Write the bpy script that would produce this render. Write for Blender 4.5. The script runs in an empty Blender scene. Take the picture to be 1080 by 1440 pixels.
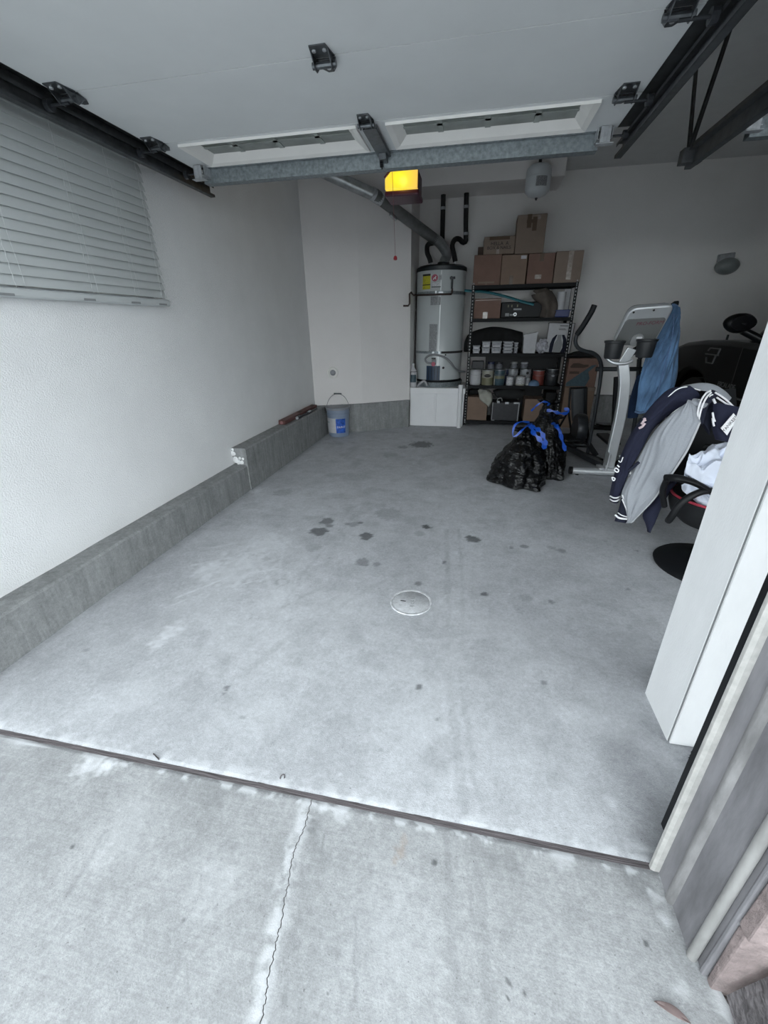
import bpy, math, random
import numpy as np
from mathutils import Vector, Matrix, noise

# ------------------------------------------------------------------ camera, sky, exposure
scene = bpy.context.scene
COL = scene.collection
cam_data = bpy.data.cameras.new('camera')
cam_data.sensor_fit = 'VERTICAL'
cam_data.sensor_height = 24.0
cam_data.lens = 9.7540
cam_data.clip_start = 0.02
cam = bpy.data.objects.new('camera', cam_data)
COL.objects.link(cam)
_r = ((0.980070,-0.069429,0.186127),(0.198241,0.402193,-0.893835),(-0.012801,0.912919,0.407941))
_m = Matrix(_r).to_4x4()
_m.translation = (0.0, 0.0, 1.32)
cam.matrix_world = _m
scene.camera = cam

world = bpy.data.worlds.new('overcast_sky')
scene.world = world
world.use_nodes = True
_bg = world.node_tree.nodes['Background']
_bg.inputs['Color'].default_value = (0.905, 0.98, 1.01, 1)
_bg.inputs['Strength'].default_value = 1.0

scene.view_settings.view_transform = 'Standard'
scene.view_settings.look = 'None'
scene.view_settings.gamma = 1.0
scene.view_settings.use_curve_mapping = False
scene.view_settings.exposure = 2.36
scene.cycles.use_denoising = True
scene.cycles.max_bounces = 14
scene.cycles.diffuse_bounces = 10

# ------------------------------------------------------------------ helpers
PI = math.pi
rnd = random.Random(7)

class MB:
    """collects shapes, then links them as one mesh object"""
    def __init__(s):
        s.v = []; s.f = []; s.mi = []; s.m = 0
    def mat(s, i):
        s.m = i; return s
    def add(s, vs, fs):
        o = len(s.v)
        s.v += [tuple(v) for v in vs]
        s.f += [tuple(i + o for i in f) for f in fs]
        s.mi += [s.m] * len(fs)
        return s
    def box(s, x0, x1, y0, y1, z0, z1, M=None):
        vs = [Vector((x, y, z)) for z in (z0, z1) for y in (y0, y1) for x in (x0, x1)]
        if M is not None: vs = [M @ v for v in vs]
        return s.add(vs, [(0,2,3,1),(4,5,7,6),(0,1,5,4),(2,6,7,3),(0,4,6,2),(1,3,7,5)])
    def bar(s, p0, p1, w, h, up=(0,0,1)):
        p0 = Vector(p0); p1 = Vector(p1); d = (p1 - p0).normalized()
        a = d.cross(Vector(up))
        if a.length < 1e-4: a = d.cross(Vector((1,0,0)))
        a.normalize(); b = a.cross(d).normalized()
        vs = [p + a*sx*w/2 + b*sy*h/2 for p in (p0, p1) for sx, sy in ((-1,-1),(1,-1),(1,1),(-1,1))]
        return s.add(vs, [(3,2,1,0),(4,5,6,7),(0,1,5,4),(1,2,6,5),(2,3,7,6),(3,0,4,7)])
    def tube(s, pts, r, n=10, closed=False, flat=1.0):
        pts = [Vector(p) for p in pts]; N = len(pts)
        rs = r if isinstance(r, (list, tuple)) else [r]*N
        t0 = (pts[1]-pts[0]).normalized()
        a = t0.orthogonal().normalized()
        vs = []
        for i, p in enumerate(pts):
            if closed: t = pts[(i+1) % N] - pts[i-1]
            else: t = pts[min(i+1, N-1)] - pts[max(i-1, 0)]
            t.normalize()
            a = (a - t*a.dot(t)); 
            if a.length < 1e-6: a = t.orthogonal()
            a.normalize(); b = t.cross(a)
            for k in range(n):
                th = 2*PI*k/n
                vs.append(p + (a*math.cos(th) + b*math.sin(th)*flat)*rs[i])
        fs = []
        M = N if closed else N-1
        for i in range(M):
            j = (i+1) % N
            for k in range(n):
                l = (k+1) % n
                fs.append((i*n+k, i*n+l, j*n+l, j*n+k))
        if not closed:
            fs.append(tuple(range(n-1, -1, -1))); fs.append(tuple((N-1)*n+k for k in range(n)))
        return s.add(vs, fs)
    def lathe(s, prof, c=(0,0,0), n=32, a0=0.0, a1=2*PI, M=None, wob=None):
        full = abs(a1-a0-2*PI) < 1e-6
        cols = n if full else n+1
        vs = []
        for (r, z) in prof:
            for k in range(cols):
                th = a0 + (a1-a0)*k/n
                q = Vector((r*math.sin(th), -r*math.cos(th), z))
                if M is not None: q = M @ q
                vs.append(q + Vector(c))
        fs = []
        for i in range(len(prof)-1):
            for k in range(n):
                l = (k+1) % cols
                fs.append((i*cols+k, i*cols+l, (i+1)*cols+l, (i+1)*cols+k))
        if full:
            if prof[0][0] > 1e-5: fs.append(tuple(range(cols-1, -1, -1)))
            if prof[-1][0] > 1e-5: fs.append(tuple((len(prof)-1)*cols+k for k in range(cols)))
        return s.add(vs, fs)
    def prism(s, poly, axis, a, b):
        n = len(poly)
        def mk(p, t):
            return {'x': (t, p[0], p[1]), 'y': (p[0], t, p[1]), 'z': (p[0], p[1], t)}[axis]
        vs = [mk(p, a) for p in poly] + [mk(p, b) for p in poly]
        fs = [tuple(range(n-1, -1, -1)), tuple(range(n, 2*n))] + [(i, (i+1) % n, n+(i+1) % n, n+i) for i in range(n)]
        return s.add(vs, fs)
    def loft(s, left, right, thick, rows=24, cols=10, bulge=None, wr=0.0, wscale=9.0, seed=0.0, power=0.5, fold=0.0, fu=2.2, fv=1.1, slant=0.0):
        """closed cloth-like body between two 3D boundary curves, with real thickness"""
        L = resample(left, rows+1); Rr = resample(right, rows+1)
        fr = []; bk = []
        for i in range(rows+1):
            row = []; rowb = []
            for k in range(cols+1):
                u = k/cols
                p = L[i].lerp(Rr[i], u)
                ax = (Rr[i]-L[i]); 
                tn = (L[min(i+1, rows)] - L[max(i-1, 0)] + Rr[min(i+1, rows)] - Rr[max(i-1, 0)])
                nn = ax.cross(tn)
                nn = nn.normalized() if nn.length > 1e-9 else Vector((0,-1,0))
                if nn.y > 0: nn = -nn
                h = (max(0.0, 1-(2*u-1)**2))**power
                t = thick * (bulge(i/rows) if bulge else 1.0)
                w = wr*noise.noise(Vector((p.x*wscale+seed, p.y*wscale, p.z*wscale*0.5))) * h
                if fold:
                    q = Vector((u*fu + slant*i/rows + seed*3.1, (i/rows)*fv + seed, 0.37*seed))
                    f1 = 1-2*abs(noise.noise(q)); f2 = 1-2*abs(noise.noise(q*2.3+Vector((5.2,1.7,0))))
                    w += fold*(f1 + .45*f2 - .6)*min(1.0, h*1.6)
                row.append(p + nn*(t*h + w)); rowb.append(p - nn*(t*h*0.6))
            fr.append(row); bk.append(rowb)
        C1 = cols+1
        vs = [p for r_ in fr for p in r_]; o = len(vs)
        vs += [p for r_ in bk for p in r_]
        fs = []
        for i in range(rows):
            for k in range(cols):
                a = i*C1+k
                fs.append((a, a+1, a+C1+1, a+C1)); fs.append((o+a+C1, o+a+C1+1, o+a+1, o+a))
            a = i*C1; fs.append((a, a+C1, o+a+C1, o+a)); a = i*C1+cols; fs.append((a+C1, a, o+a, o+a+C1))
        for k in range(cols):
            fs.append((k+1, k, o+k, o+k+1)); a = rows*C1+k; fs.append((a, a+1, o+a+1, o+a))
        return s.add(vs, fs)
    def build(s, name, mats, parent=None, smooth=False, bevel=0.0, loc=None):
        me = bpy.data.meshes.new(name)
        if not isinstance(mats, (list, tuple)): mats = [mats]
        vs = s.v
        off = Vector((0,0,0))
        if parent is None and loc is None:
            xs = [v[0] for v in vs]; ys = [v[1] for v in vs]; zs = [v[2] for v in vs]
            off = Vector(((min(xs)+max(xs))/2, (min(ys)+max(ys))/2, min(zs)))
            vs = [(v[0]-off.x, v[1]-off.y, v[2]-off.z) for v in vs]
        me.from_pydata(vs, [], s.f)
        for m in mats: me.materials.append(m)
        if len(mats) > 1: me.polygons.foreach_set('material_index', s.mi)
        me.validate()
        import bmesh
        b = bmesh.new(); b.from_mesh(me)
        bmesh.ops.recalc_face_normals(b, faces=b.faces)
        b.to_mesh(me); b.free()
        if smooth:
            me.polygons.foreach_set('use_smooth', [True]*len(me.polygons))
        o = bpy.data.objects.new(name, me); COL.objects.link(o)
        o.location = off
        if parent is not None:
            o.parent = parent
            o.matrix_parent_inverse = root_matrix(parent).inverted()
        if bevel > 0:
            md = o.modifiers.new('edges', 'BEVEL'); md.width = bevel; md.segments = 2; md.limit_method = 'ANGLE'; md.angle_limit = math.radians(40)
            if smooth: me.set_sharp_from_angle(angle=math.radians(40))
        elif smooth:
            me.set_sharp_from_angle(angle=math.radians(50))
        return o

def root_matrix(o):
    m = Matrix.Translation(o.location) @ o.rotation_euler.to_matrix().to_4x4()
    if o.parent is not None:
        m = root_matrix(o.parent) @ o.matrix_parent_inverse @ m
    return m

def resample(pts, n):
    pts = [Vector(p) for p in pts]
    # Catmull-Rom through the points
    out = []
    P = [pts[0]*2-pts[1]] + pts + [pts[-1]*2-pts[-2]]
    segs = len(pts)-1
    dense = []
    for i in range(segs):
        p0, p1, p2, p3 = P[i:i+4]
        for k in range(12):
            t = k/12
            dense.append(0.5*((2*p1) + (p2-p0)*t + (2*p0-5*p1+4*p2-p3)*t*t + (3*p1-p0-3*p2+p3)*t**3))
    dense.append(pts[-1])
    d = [0.0]
    for a, b in zip(dense, dense[1:]): d.append(d[-1]+(b-a).length)
    j = 0
    for i in range(n):
        t = d[-1]*i/(n-1)
        while j < len(d)-2 and d[j+1] < t: j += 1
        sp = d[j+1]-d[j]
        out.append(dense[j].lerp(dense[j+1], 0 if sp < 1e-9 else min(1, (t-d[j])/sp)))
    return out

def tag(o, label, cat, group=None, kind=None):
    o['label'] = label; o['category'] = cat
    if group: o['group'] = group
    if kind: o['kind'] = kind
    return o
def struct(o):
    o['kind'] = 'structure'; return o
def thing(name, label, cat, loc, group=None):
    o = bpy.data.objects.new(name, None); COL.objects.link(o)
    o.empty_display_size = 0.05
    o.location = loc
    return tag(o, label, cat, group)
def copy_thing(root, delta, label):
    """a copy of a thing with copies of its parts and sub-parts, moved by delta"""
    def rec(o, parent):
        c = o.copy(); COL.objects.link(c)
        if parent is not None: c.parent = parent
        for ch in kids[o.name]: rec(ch, c)
        return c
    kids = {}
    for o in list(COL.objects): kids.setdefault(o.name, [])
    for o in list(COL.objects):
        if o.parent: kids[o.parent.name].append(o)
    r = rec(root, None)
    r.location = root.location + Vector(delta); r['label'] = label
    return r
def text(body, size, loc, rot, mat, parent, name='lettering', ext=0.0004, align='CENTER'):
    cu = bpy.data.curves.new(name, 'FONT'); cu.body = body; cu.size = size; cu.extrude = ext
    cu.align_x = align; cu.align_y = 'CENTER'; cu.resolution_u = 3
    t = bpy.data.objects.new(name, cu); COL.objects.link(t)
    dg = bpy.context.evaluated_depsgraph_get()
    me = bpy.data.meshes.new_from_object(t.evaluated_get(dg))
    bpy.data.objects.remove(t); bpy.data.curves.remove(cu)
    me.materials.clear(); me.materials.append(mat)
    o = bpy.data.objects.new(name, me); COL.objects.link(o)
    M = Matrix.Translation(Vector(loc)) @ rot.to_4x4()
    me.transform(M)
    if parent is not None:
        o.parent = parent; o.matrix_parent_inverse = root_matrix(parent).inverted()
    return o
FACE_FRONT = Matrix.Rotation(PI/2, 3, 'X')          # text standing upright, facing -Y
FACE_LEFT = Matrix.Rotation(-PI/2, 3, 'Z') @ Matrix.Rotation(PI/2, 3, 'X')   # facing -X

# ------------------------------------------------------------------ materials
def nd(nt, t, **kw):
    n = nt.nodes.new(t)
    for k, v in kw.items():
        if k in n.inputs: n.inputs[k].default_value = v
        else: setattr(n, k, v)
    return n
def mixrgb(nt, mode, fac, a, b):
    n = nt.nodes.new('ShaderNodeMix'); n.data_type = 'RGBA'; n.blend_type = mode
    for sock, val in ((n.inputs[0], fac), (n.inputs[6], a), (n.inputs[7], b)):
        if hasattr(val, 'is_output'): nt.links.new(val, sock)
        elif isinstance(val, (int, float)): sock.default_value = val
        else: sock.default_value = (*val, 1) if len(val) == 3 else val
    return n.outputs[2]
def ramp(nt, src, p0, p1, c0=(0,0,0), c1=(1,1,1)):
    r = nt.nodes.new('ShaderNodeValToRGB')
    r.color_ramp.elements[0].position = p0; r.color_ramp.elements[1].position = p1
    r.color_ramp.elements[0].color = (*c0, 1); r.color_ramp.elements[1].color = (*c1, 1)
    nt.links.new(src, r.inputs[0]); return r.outputs[0]
def tex(nt, scale, detail=3, rough=0.6, coord=None, dist=0.0):
    n = nd(nt, 'ShaderNodeTexNoise'); n.inputs['Scale'].default_value = scale; n.inputs['Detail'].default_value = detail
    n.inputs['Roughness'].default_value = rough; n.inputs['Distortion'].default_value = dist
    if coord is not None: nt.links.new(coord, n.inputs['Vector'])
    return n.outputs['Fac']
def world_coord(nt, scale=None):
    g_ = nt.nodes.new('ShaderNodeNewGeometry')
    if scale is None: return g_.outputs['Position']
    m = nt.nodes.new('ShaderNodeMapping'); m.inputs['Scale'].default_value = scale
    nt.links.new(g_.outputs['Position'], m.inputs['Vector']); return m.outputs[0]
MATS = {}
def M_(name, col, rough=0.6, metal=0.0, var=0.08, vs=7.0, bump=0.0, bs=80.0, bd=0.01, coat=0.0, spec=0.5, trans=0.0, emit=None, sheen=0.0, stretch=None):
    m = bpy.data.materials.new(name); m.use_nodes = True
    nt = m.node_tree; p = nt.nodes['Principled BSDF']
    p.inputs['Roughness'].default_value = rough; p.inputs['Metallic'].default_value = metal
    p.inputs['Specular IOR Level'].default_value = spec
    p.inputs['Coat Weight'].default_value = coat
    p.inputs['Transmission Weight'].default_value = trans
    p.inputs['Sheen Weight'].default_value = sheen
    co = world_coord(nt, stretch)
    if var > 0:
        f = tex(nt, vs, 4, 0.6, co)
        c0 = tuple(c*(1-var) for c in col); c1 = tuple(min(1, c*(1+var)) for c in col)
        nt.links.new(ramp(nt, f, 0.3, 0.7, c0, c1), p.inputs['Base Color'])
    else:
        p.inputs['Base Color'].default_value = (*col, 1)
    if bump > 0:
        b = nd(nt, 'ShaderNodeBump'); b.inputs['Strength'].default_value = bump; b.inputs['Distance'].default_value = bd
        nt.links.new(tex(nt, bs, 3, 0.6, co), b.inputs['Height']); nt.links.new(b.outputs[0], p.inputs['Normal'])
    if emit:
        p.inputs['Emission Color'].default_value = (*emit[0], 1); p.inputs['Emission Strength'].default_value = emit[1]
    MATS[name] = m
    return m

white_wall = M_('wall_paint', (0.74, 0.715, 0.705), 0.85, var=0.03, vs=2.0, bump=0.35, bs=70, bd=0.006)
stucco = M_('stucco_paint', (0.80, 0.805, 0.81), 0.85, var=0.03, vs=3.0, bump=0.6, bs=130, bd=0.006)
back_wall = M_('back_wall_paint', (0.76, 0.745, 0.735), 0.85, var=0.03, vs=2.0, bump=0.3, bs=70, bd=0.006)
smooth_stucco = M_('pillar_paint', (0.83, 0.84, 0.85), 0.8, var=0.035, vs=12.0, bump=0.25, bs=160, bd=0.003, stretch=(1, 1, 0.4))
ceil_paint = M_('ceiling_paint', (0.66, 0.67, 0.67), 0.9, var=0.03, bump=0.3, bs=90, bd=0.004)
white_ply = M_('white_painted_board', (0.78, 0.785, 0.80), 0.55, var=0.03, vs=5)
door_white = M_('door_panel_paint', (0.675, 0.695, 0.70), 0.6, var=0.035, vs=3, bump=0.08, bs=220, bd=0.002)
vinyl = M_('white_vinyl', (0.80, 0.79, 0.76), 0.45, var=0.03)
galv = M_('galvanised_steel', (0.25, 0.28, 0.295), 0.5, 0.6, var=0.3, vs=55)
track_m = M_('track_steel', (0.085, 0.09, 0.095), 0.5, 0.6, var=0.25, vs=20)
hinge_m = M_('hinge_steel', (0.14, 0.15, 0.16), 0.38, 0.9, var=0.25, vs=40)
bright_zinc = M_('bright_zinc', (0.52, 0.54, 0.56), 0.35, 0.5, var=0.2, vs=40)
black_pl = M_('black_plastic', (0.006, 0.0065, 0.008), 0.5, var=0.1, spec=0.3)
black_metal = M_('black_powder_coat', (0.004, 0.0045, 0.006), 0.55, 0.0, var=0.1, spec=0.2)
dark_grey = M_('dark_grey_paint', (0.028, 0.031, 0.036), 0.4, 0.2, var=0.1)
silver = M_('silver_paint', (0.60, 0.62, 0.64), 0.33, 0.55, var=0.05)
grey_pl = M_('grey_plastic', (0.24, 0.25, 0.255), 0.5, var=0.06)
card = M_('cardboard', (0.215, 0.150, 0.112), 0.85, var=0.07, vs=9)
card_red = M_('reddish_cardboard', (0.185, 0.112, 0.088), 0.85, var=0.08, vs=9)
card_pale = M_('pale_cardboard', (0.225, 0.172, 0.138), 0.85, var=0.07, vs=9)
card_in = M_('cardboard_edge', (0.075, 0.05, 0.04), 0.9, var=0.1)
tape_m = M_('packing_tape', (0.12, 0.085, 0.06), 0.2, var=0.06)
clear_tape = M_('shiny_tape', (0.34, 0.29, 0.255), 0.15, var=0.25, vs=40)
paper = M_('white_paper', (0.50, 0.50, 0.52), 0.6, var=0.06, vs=25)
ink = M_('dark_ink', (0.025, 0.022, 0.022), 0.7, var=0.0)
heater_w = M_('heater_enamel', (0.52, 0.55, 0.555), 0.28, var=0.02, coat=0.3)
navy_panel = M_('navy_panel', (0.012, 0.035, 0.075), 0.35, var=0.15, vs=30)
yellow_lab = M_('yellow_label', (0.58, 0.54, 0.04), 0.5, var=0.06, vs=60)
red_logo = M_('red_badge', (0.30, 0.018, 0.06), 0.4, var=0.05)
flue_m = M_('flue_steel', (0.42, 0.44, 0.45), 0.34, 0.75, var=0.25, vs=14)
insul = M_('black_foam', (0.010, 0.010, 0.011), 0.75, var=0.15, vs=40, bump=0.4, bs=120)
copper_d = M_('dull_copper', (0.07, 0.05, 0.045), 0.5, 0.5, var=0.2)
flex_m = M_('grey_flex_line', (0.22, 0.225, 0.235), 0.4, 0.3, var=0.08)
pail_m = M_('blue_grey_pail', (0.22, 0.27, 0.36), 0.45, var=0.05, vs=10)
lid_m = M_('pail_lid', (0.24, 0.255, 0.28), 0.55, var=0.08, vs=20)
label_blue = M_('blue_print', (0.02, 0.09, 0.42), 0.4, var=0.5, vs=30)
bag_m = M_('black_bag_film', (0.003, 0.0032, 0.0038), 0.19, var=0.05, bump=0.9, bs=30, bd=0.02, stretch=(0.55, 0.55, 1.6), spec=0.45)
tie_m = M_('blue_drawstring', (0.006, 0.065, 0.40), 0.3, var=0.2, vs=60)
wood_old = M_('weathered_jamb', (0.185, 0.182, 0.195), 0.6, var=0.35, vs=16, bump=0.3, bs=60, bd=0.003, stretch=(1, 1, 0.25))
wood_rib = M_('worn_jamb_rib', (0.265, 0.262, 0.258), 0.55, var=0.28, vs=22, bump=0.2, bs=70, bd=0.003, stretch=(1, 1, 0.3))
wood_red = M_('red_brown_wood', (0.11, 0.045, 0.04), 0.55, var=0.2, vs=20)
brick_m = M_('pink_stone', (0.225, 0.182, 0.178), 0.85, var=0.25, vs=30, bump=0.7, bs=90, bd=0.006)
bark_m = M_('dark_bark', (0.085, 0.078, 0.082), 0.9, var=0.6, vs=22, bump=1.0, bs=45, bd=0.02, stretch=(2.5, 0.6, 1))
mortar_m = M_('mortar', (0.20, 0.18, 0.178), 0.9, var=0.2, vs=30, bump=0.6, bs=80)
leaf_m = M_('dry_leaf', (0.22, 0.165, 0.16), 0.7, var=0.15, vs=40)
car_paint = M_('black_car_paint', (0.0028, 0.0034, 0.0038), 0.32, var=0.0, spec=0.22)
car_glass = M_('dark_car_glass', (0.003, 0.003, 0.004), 0.12, var=0.0, spec=0.25)
chrome = M_('chrome', (0.55, 0.56, 0.58), 0.15, 1.0, var=0.0)
tyre_m = M_('tyre_rubber', (0.012, 0.012, 0.013), 0.8, var=0.1)
denim = M_('blue_denim', (0.10, 0.195, 0.345), 0.85, var=0.45, vs=13, bump=0.3, bs=260, bd=0.002, stretch=(1, 1, 0.35), sheen=0.1)
denim_hem = M_('faded_denim', (0.12, 0.20, 0.36), 0.85, var=0.25, vs=40)
denim_shaded = M_('shaded_denim', (0.012, 0.03, 0.075), 0.9, var=0.2)  # same denim with the rear leg's shadow put into the colour
jersey = M_('heather_grey_jersey', (0.30, 0.315, 0.345), 0.95, var=0.10, vs=260, bump=0.2, bs=160, bd=0.002, sheen=0.1)
navy = M_('navy_jersey', (0.0065, 0.0085, 0.027), 0.9, var=0.15, vs=90, bump=0.2, bs=160, bd=0.002)
navy_blk = M_('black_navy_rib', (0.006, 0.008, 0.022), 0.9, var=0.15, vs=60)
white_cloth = M_('white_cotton', (0.66, 0.70, 0.80), 0.9, var=0.03)
stripe_w = M_('white_stripe', (0.80, 0.80, 0.82), 0.8, var=0.03)
pink_emb = M_('pale_embroidery', (0.55, 0.44, 0.47), 0.8, var=0.2, vs=90)
red_pipe = M_('red_piping', (0.36, 0.03, 0.055), 0.5, var=0.05)
mesh_blk = M_('black_upholstery', (0.006, 0.007, 0.009), 0.85, var=0.1, bump=0.2, bs=200, bd=0.002)
can_steel = M_('can_steel', (0.25, 0.26, 0.27), 0.4, 0.5, var=0.15, vs=20)
can_white = M_('can_white_label', (0.40, 0.40, 0.42), 0.5, var=0.12, vs=28)
can_cream = M_('can_cream_label', (0.33, 0.32, 0.27), 0.5, var=0.15, vs=28)
can_olive = M_('can_olive_label', (0.17, 0.165, 0.10), 0.5, var=0.1)
can_teal = M_('can_teal_label', (0.04, 0.075, 0.095), 0.4, var=0.3, vs=30)
can_navy = M_('can_navy_label', (0.01, 0.018, 0.06), 0.4, var=0.2)
can_red = M_('can_red_label', (0.20, 0.045, 0.035), 0.5, var=0.2, vs=25)
grey_lab = M_('pale_grey_label', (0.29, 0.30, 0.32), 0.55, var=0.2, vs=50)
jar_glass = M_('grey_clear_plastic', (0.17, 0.175, 0.20), 0.2, var=0.35, vs=26)
teal_m = M_('teal_rubber', (0.015, 0.13, 0.16), 0.5, var=0.15)
sack_m = M_('brown_sack', (0.085, 0.070, 0.060), 0.8, var=0.25, vs=9, bump=0.4, bs=40)
blue_pl = M_('deep_blue_plastic', (0.012, 0.025, 0.13), 0.4, var=0.1)
rag_m = M_('cream_rag', (0.34, 0.34, 0.30), 0.95, var=0.1, vs=20)
dark_cloth = M_('black_cloth', (0.008, 0.008, 0.009), 0.95, var=0.2)
case_m = M_('grey_case_shell', (0.026, 0.027, 0.032), 0.5, var=0.15, vs=30)
motor_red = M_('maroon_housing', (0.060, 0.012, 0.030), 0.4, var=0.1)
lamp_m = M_('lit_yellow_lens', (0.70, 0.42, 0.04), 0.3, var=0.0)
rubber = M_('black_rubber', (0.005, 0.006, 0.008), 0.6, var=0.1, spec=0.3)
glass_m = M_('frosted_pane', (0.22, 0.245, 0.225), 0.3, var=0.18, vs=14, trans=0.25)
blind_m = M_('blind_slat_white', (0.50, 0.525, 0.53), 0.55, var=0.02, vs=4)
cord_m = M_('white_cord', (0.60, 0.62, 0.62), 0.7, var=0.0)
red_knob = M_('red_knob', (0.30, 0.012, 0.022), 0.4, var=0.0)
cord_red = M_('thin_red_cord', (0.30, 0.14, 0.15), 0.6, var=0.0)
dirt_m = M_('joint_filler', (0.075, 0.066, 0.070), 0.9, var=0.5, vs=1.0, bump=0.6, bs=1.0, stretch=(9, 230, 1))
tank_m = M_('tank_grey_enamel', (0.56, 0.59, 0.61), 0.4, var=0.05)
dome_m = M_('frosted_dome', (0.20, 0.22, 0.22), 0.35, var=0.05)

def lens_glow(m):
    """amber cover lit from behind by its bulb: brighter near the bulb"""
    nt = m.node_tree; p = nt.nodes['Principled BSDF']
    d = nd(nt, 'ShaderNodeVectorMath'); d.operation = 'DISTANCE'; nt.links.new(world_coord(nt), d.inputs[0]); d.inputs[1].default_value = (-.715, 4.215, 2.435)
    r = nt.nodes.new('ShaderNodeValToRGB'); e = r.color_ramp.elements
    e[0].position = 0.0; e[0].color = (0.245, 0.225, 0.008, 1); e[1].position = .19; e[1].color = (0.170, 0.103, 0.024, 1)
    k = e.new(.045); k.color = (0.215, 0.165, 0.006, 1)
    nt.links.new(d.outputs['Value'], r.inputs[0]); nt.links.new(r.outputs[0], p.inputs['Emission Color'])
    p.inputs['Base Color'].default_value = (.10, .06, .01, 1)
    p.inputs['Emission Strength'].default_value = 1.0
lens_glow(lamp_m)

def print_mat(name, base, dark, rows, density=0.5):
    """flat print: lines of small dark marks"""
    m = bpy.data.materials.new(name); m.use_nodes = True
    nt = m.node_tree; p = nt.nodes['Principled BSDF']; p.inputs['Roughness'].default_value = 0.5
    co = world_coord(nt, (rows*2.2, rows*2.2, rows))
    w = nd(nt, 'ShaderNodeTexWave'); w.wave_type = 'BANDS'; w.bands_direction = 'Z'; w.inputs['Scale'].default_value = 1.0
    nt.links.new(co, w.inputs['Vector'])
    n = tex(nt, 1.6, 2, 0.7, co)
    a = ramp(nt, w.outputs['Fac'], 0.45, 0.6); b = ramp(nt, n, density, density+0.06)
    f = mixrgb(nt, 'MULTIPLY', 1.0, a, b)
    nt.links.new(mixrgb(nt, 'MIX', f, base, dark), p.inputs['Base Color'])
    return m
print_grey = print_mat('grey_fine_print', (0.36, 0.37, 0.38), (0.06, 0.06, 0.07), 46, 0.40)
print_yellow = print_mat('yellow_fine_print', (0.58, 0.54, 0.04), (0.06, 0.055, 0.01), 55, 0.5)
print_white = print_mat('white_fine_print', (0.62, 0.62, 0.64), (0.10, 0.10, 0.12), 45, 0.5)

def concrete(name, base, broom=0.0, spots=True):
    m = bpy.data.materials.new(name); m.use_nodes = True
    nt = m.node_tree; p = nt.nodes['Principled BSDF']
    p.inputs['Roughness'].default_value = 0.78; p.inputs['Specular IOR Level'].default_value = 0.35
    co = world_coord(nt)
    big = tex(nt, 1.1, 5, 0.62, co, 0.4); mid = tex(nt, 9, 5, 0.7, co, 0.3); fine = tex(nt, 260, 2, 0.6, co); grain = tex(nt, 70, 4, 0.75, co)
    k = lambda s, lo, hi, a, b: ramp(nt, s, lo, hi, (a,)*3, (b,)*3)
    c = mixrgb(nt, 'MULTIPLY', 1.0, base, k(big, 0.3, 0.7, 0.94, 1.05))
    c = mixrgb(nt, 'MULTIPLY', 1.0, c, k(mid, 0.3, 0.72, 0.86, 1.10))
    c = mixrgb(nt, 'MULTIPLY', 1.0, c, k(tex(nt, 30, 5, 0.8, co, 0.6), 0.32, 0.68, 0.88, 1.09))
    c = mixrgb(nt, 'MULTIPLY', 1.0, c, k(grain, 0.3, 0.7, 0.86, 1.13))
    c = mixrgb(nt, 'MULTIPLY', 1.0, c, k(fine, 0.3, 0.7, 0.88, 1.10))
    if broom > 0:
        st = tex(nt, 1.0, 4, 0.7, world_coord(nt, (3.0, 190.0, 1.0)))
        c = mixrgb(nt, 'MULTIPLY', 1.0, c, k(st, 0.32, 0.68, 1-broom, 1+broom*0.7))
    # pits and specks
    pit = tex(nt, 110, 2, 0.6, co)
    c = mixrgb(nt, 'MULTIPLY', 1.0, c, k(pit, 0.24, 0.32, 0.55, 1.0))
    if spots:
        at_ = nd(nt, 'ShaderNodeAttribute'); at_.attribute_name = 'wear'
        sep = nt.nodes.new('ShaderNodeSeparateColor'); nt.links.new(at_.outputs['Color'], sep.inputs[0])
        c = mixrgb(nt, 'MIX', sep.outputs[0], c, (0.055, 0.058, 0.062))      # oil and dirt
        c = mixrgb(nt, 'MIX', sep.outputs[1], c, (0.72, 0.74, 0.77))         # lime bloom and scuffs
        c = mixrgb(nt, 'MIX', sep.outputs[2], c, (0.30, 0.20, 0.12))         # rust
    nt.links.new(c, p.inputs['Base Color'])
    b = nd(nt, 'ShaderNodeBump'); b.inputs['Strength'].default_value = 0.35; b.inputs['Distance'].default_value = 0.004
    hs = mixrgb(nt, 'MIX', 0.5, grain, fine)
    nt.links.new(hs, b.inputs['Height']); nt.links.new(b.outputs[0], p.inputs['Normal'])
    return m
floor_m = concrete('garage_slab_concrete', (0.505, 0.518, 0.545))
drive_m = concrete('driveway_concrete', (0.362, 0.370, 0.380), 0.09)
curb_m = concrete('formed_concrete', (0.275, 0.282, 0.285), 0.0, False)
def curb_streaks(m):
    nt = m.node_tree; p = nt.nodes['Principled BSDF']
    src = p.inputs['Base Color'].links[0].from_socket
    st = tex(nt, 1.0, 4, 0.7, world_coord(nt, (22, 22, 2.2)))
    nt.links.new(mixrgb(nt, 'MULTIPLY', 1.0, src, ramp(nt, st, 0.3, 0.7, (0.72,)*3, (1.12,)*3)), p.inputs['Base Color'])
curb_streaks(curb_m)

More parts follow.
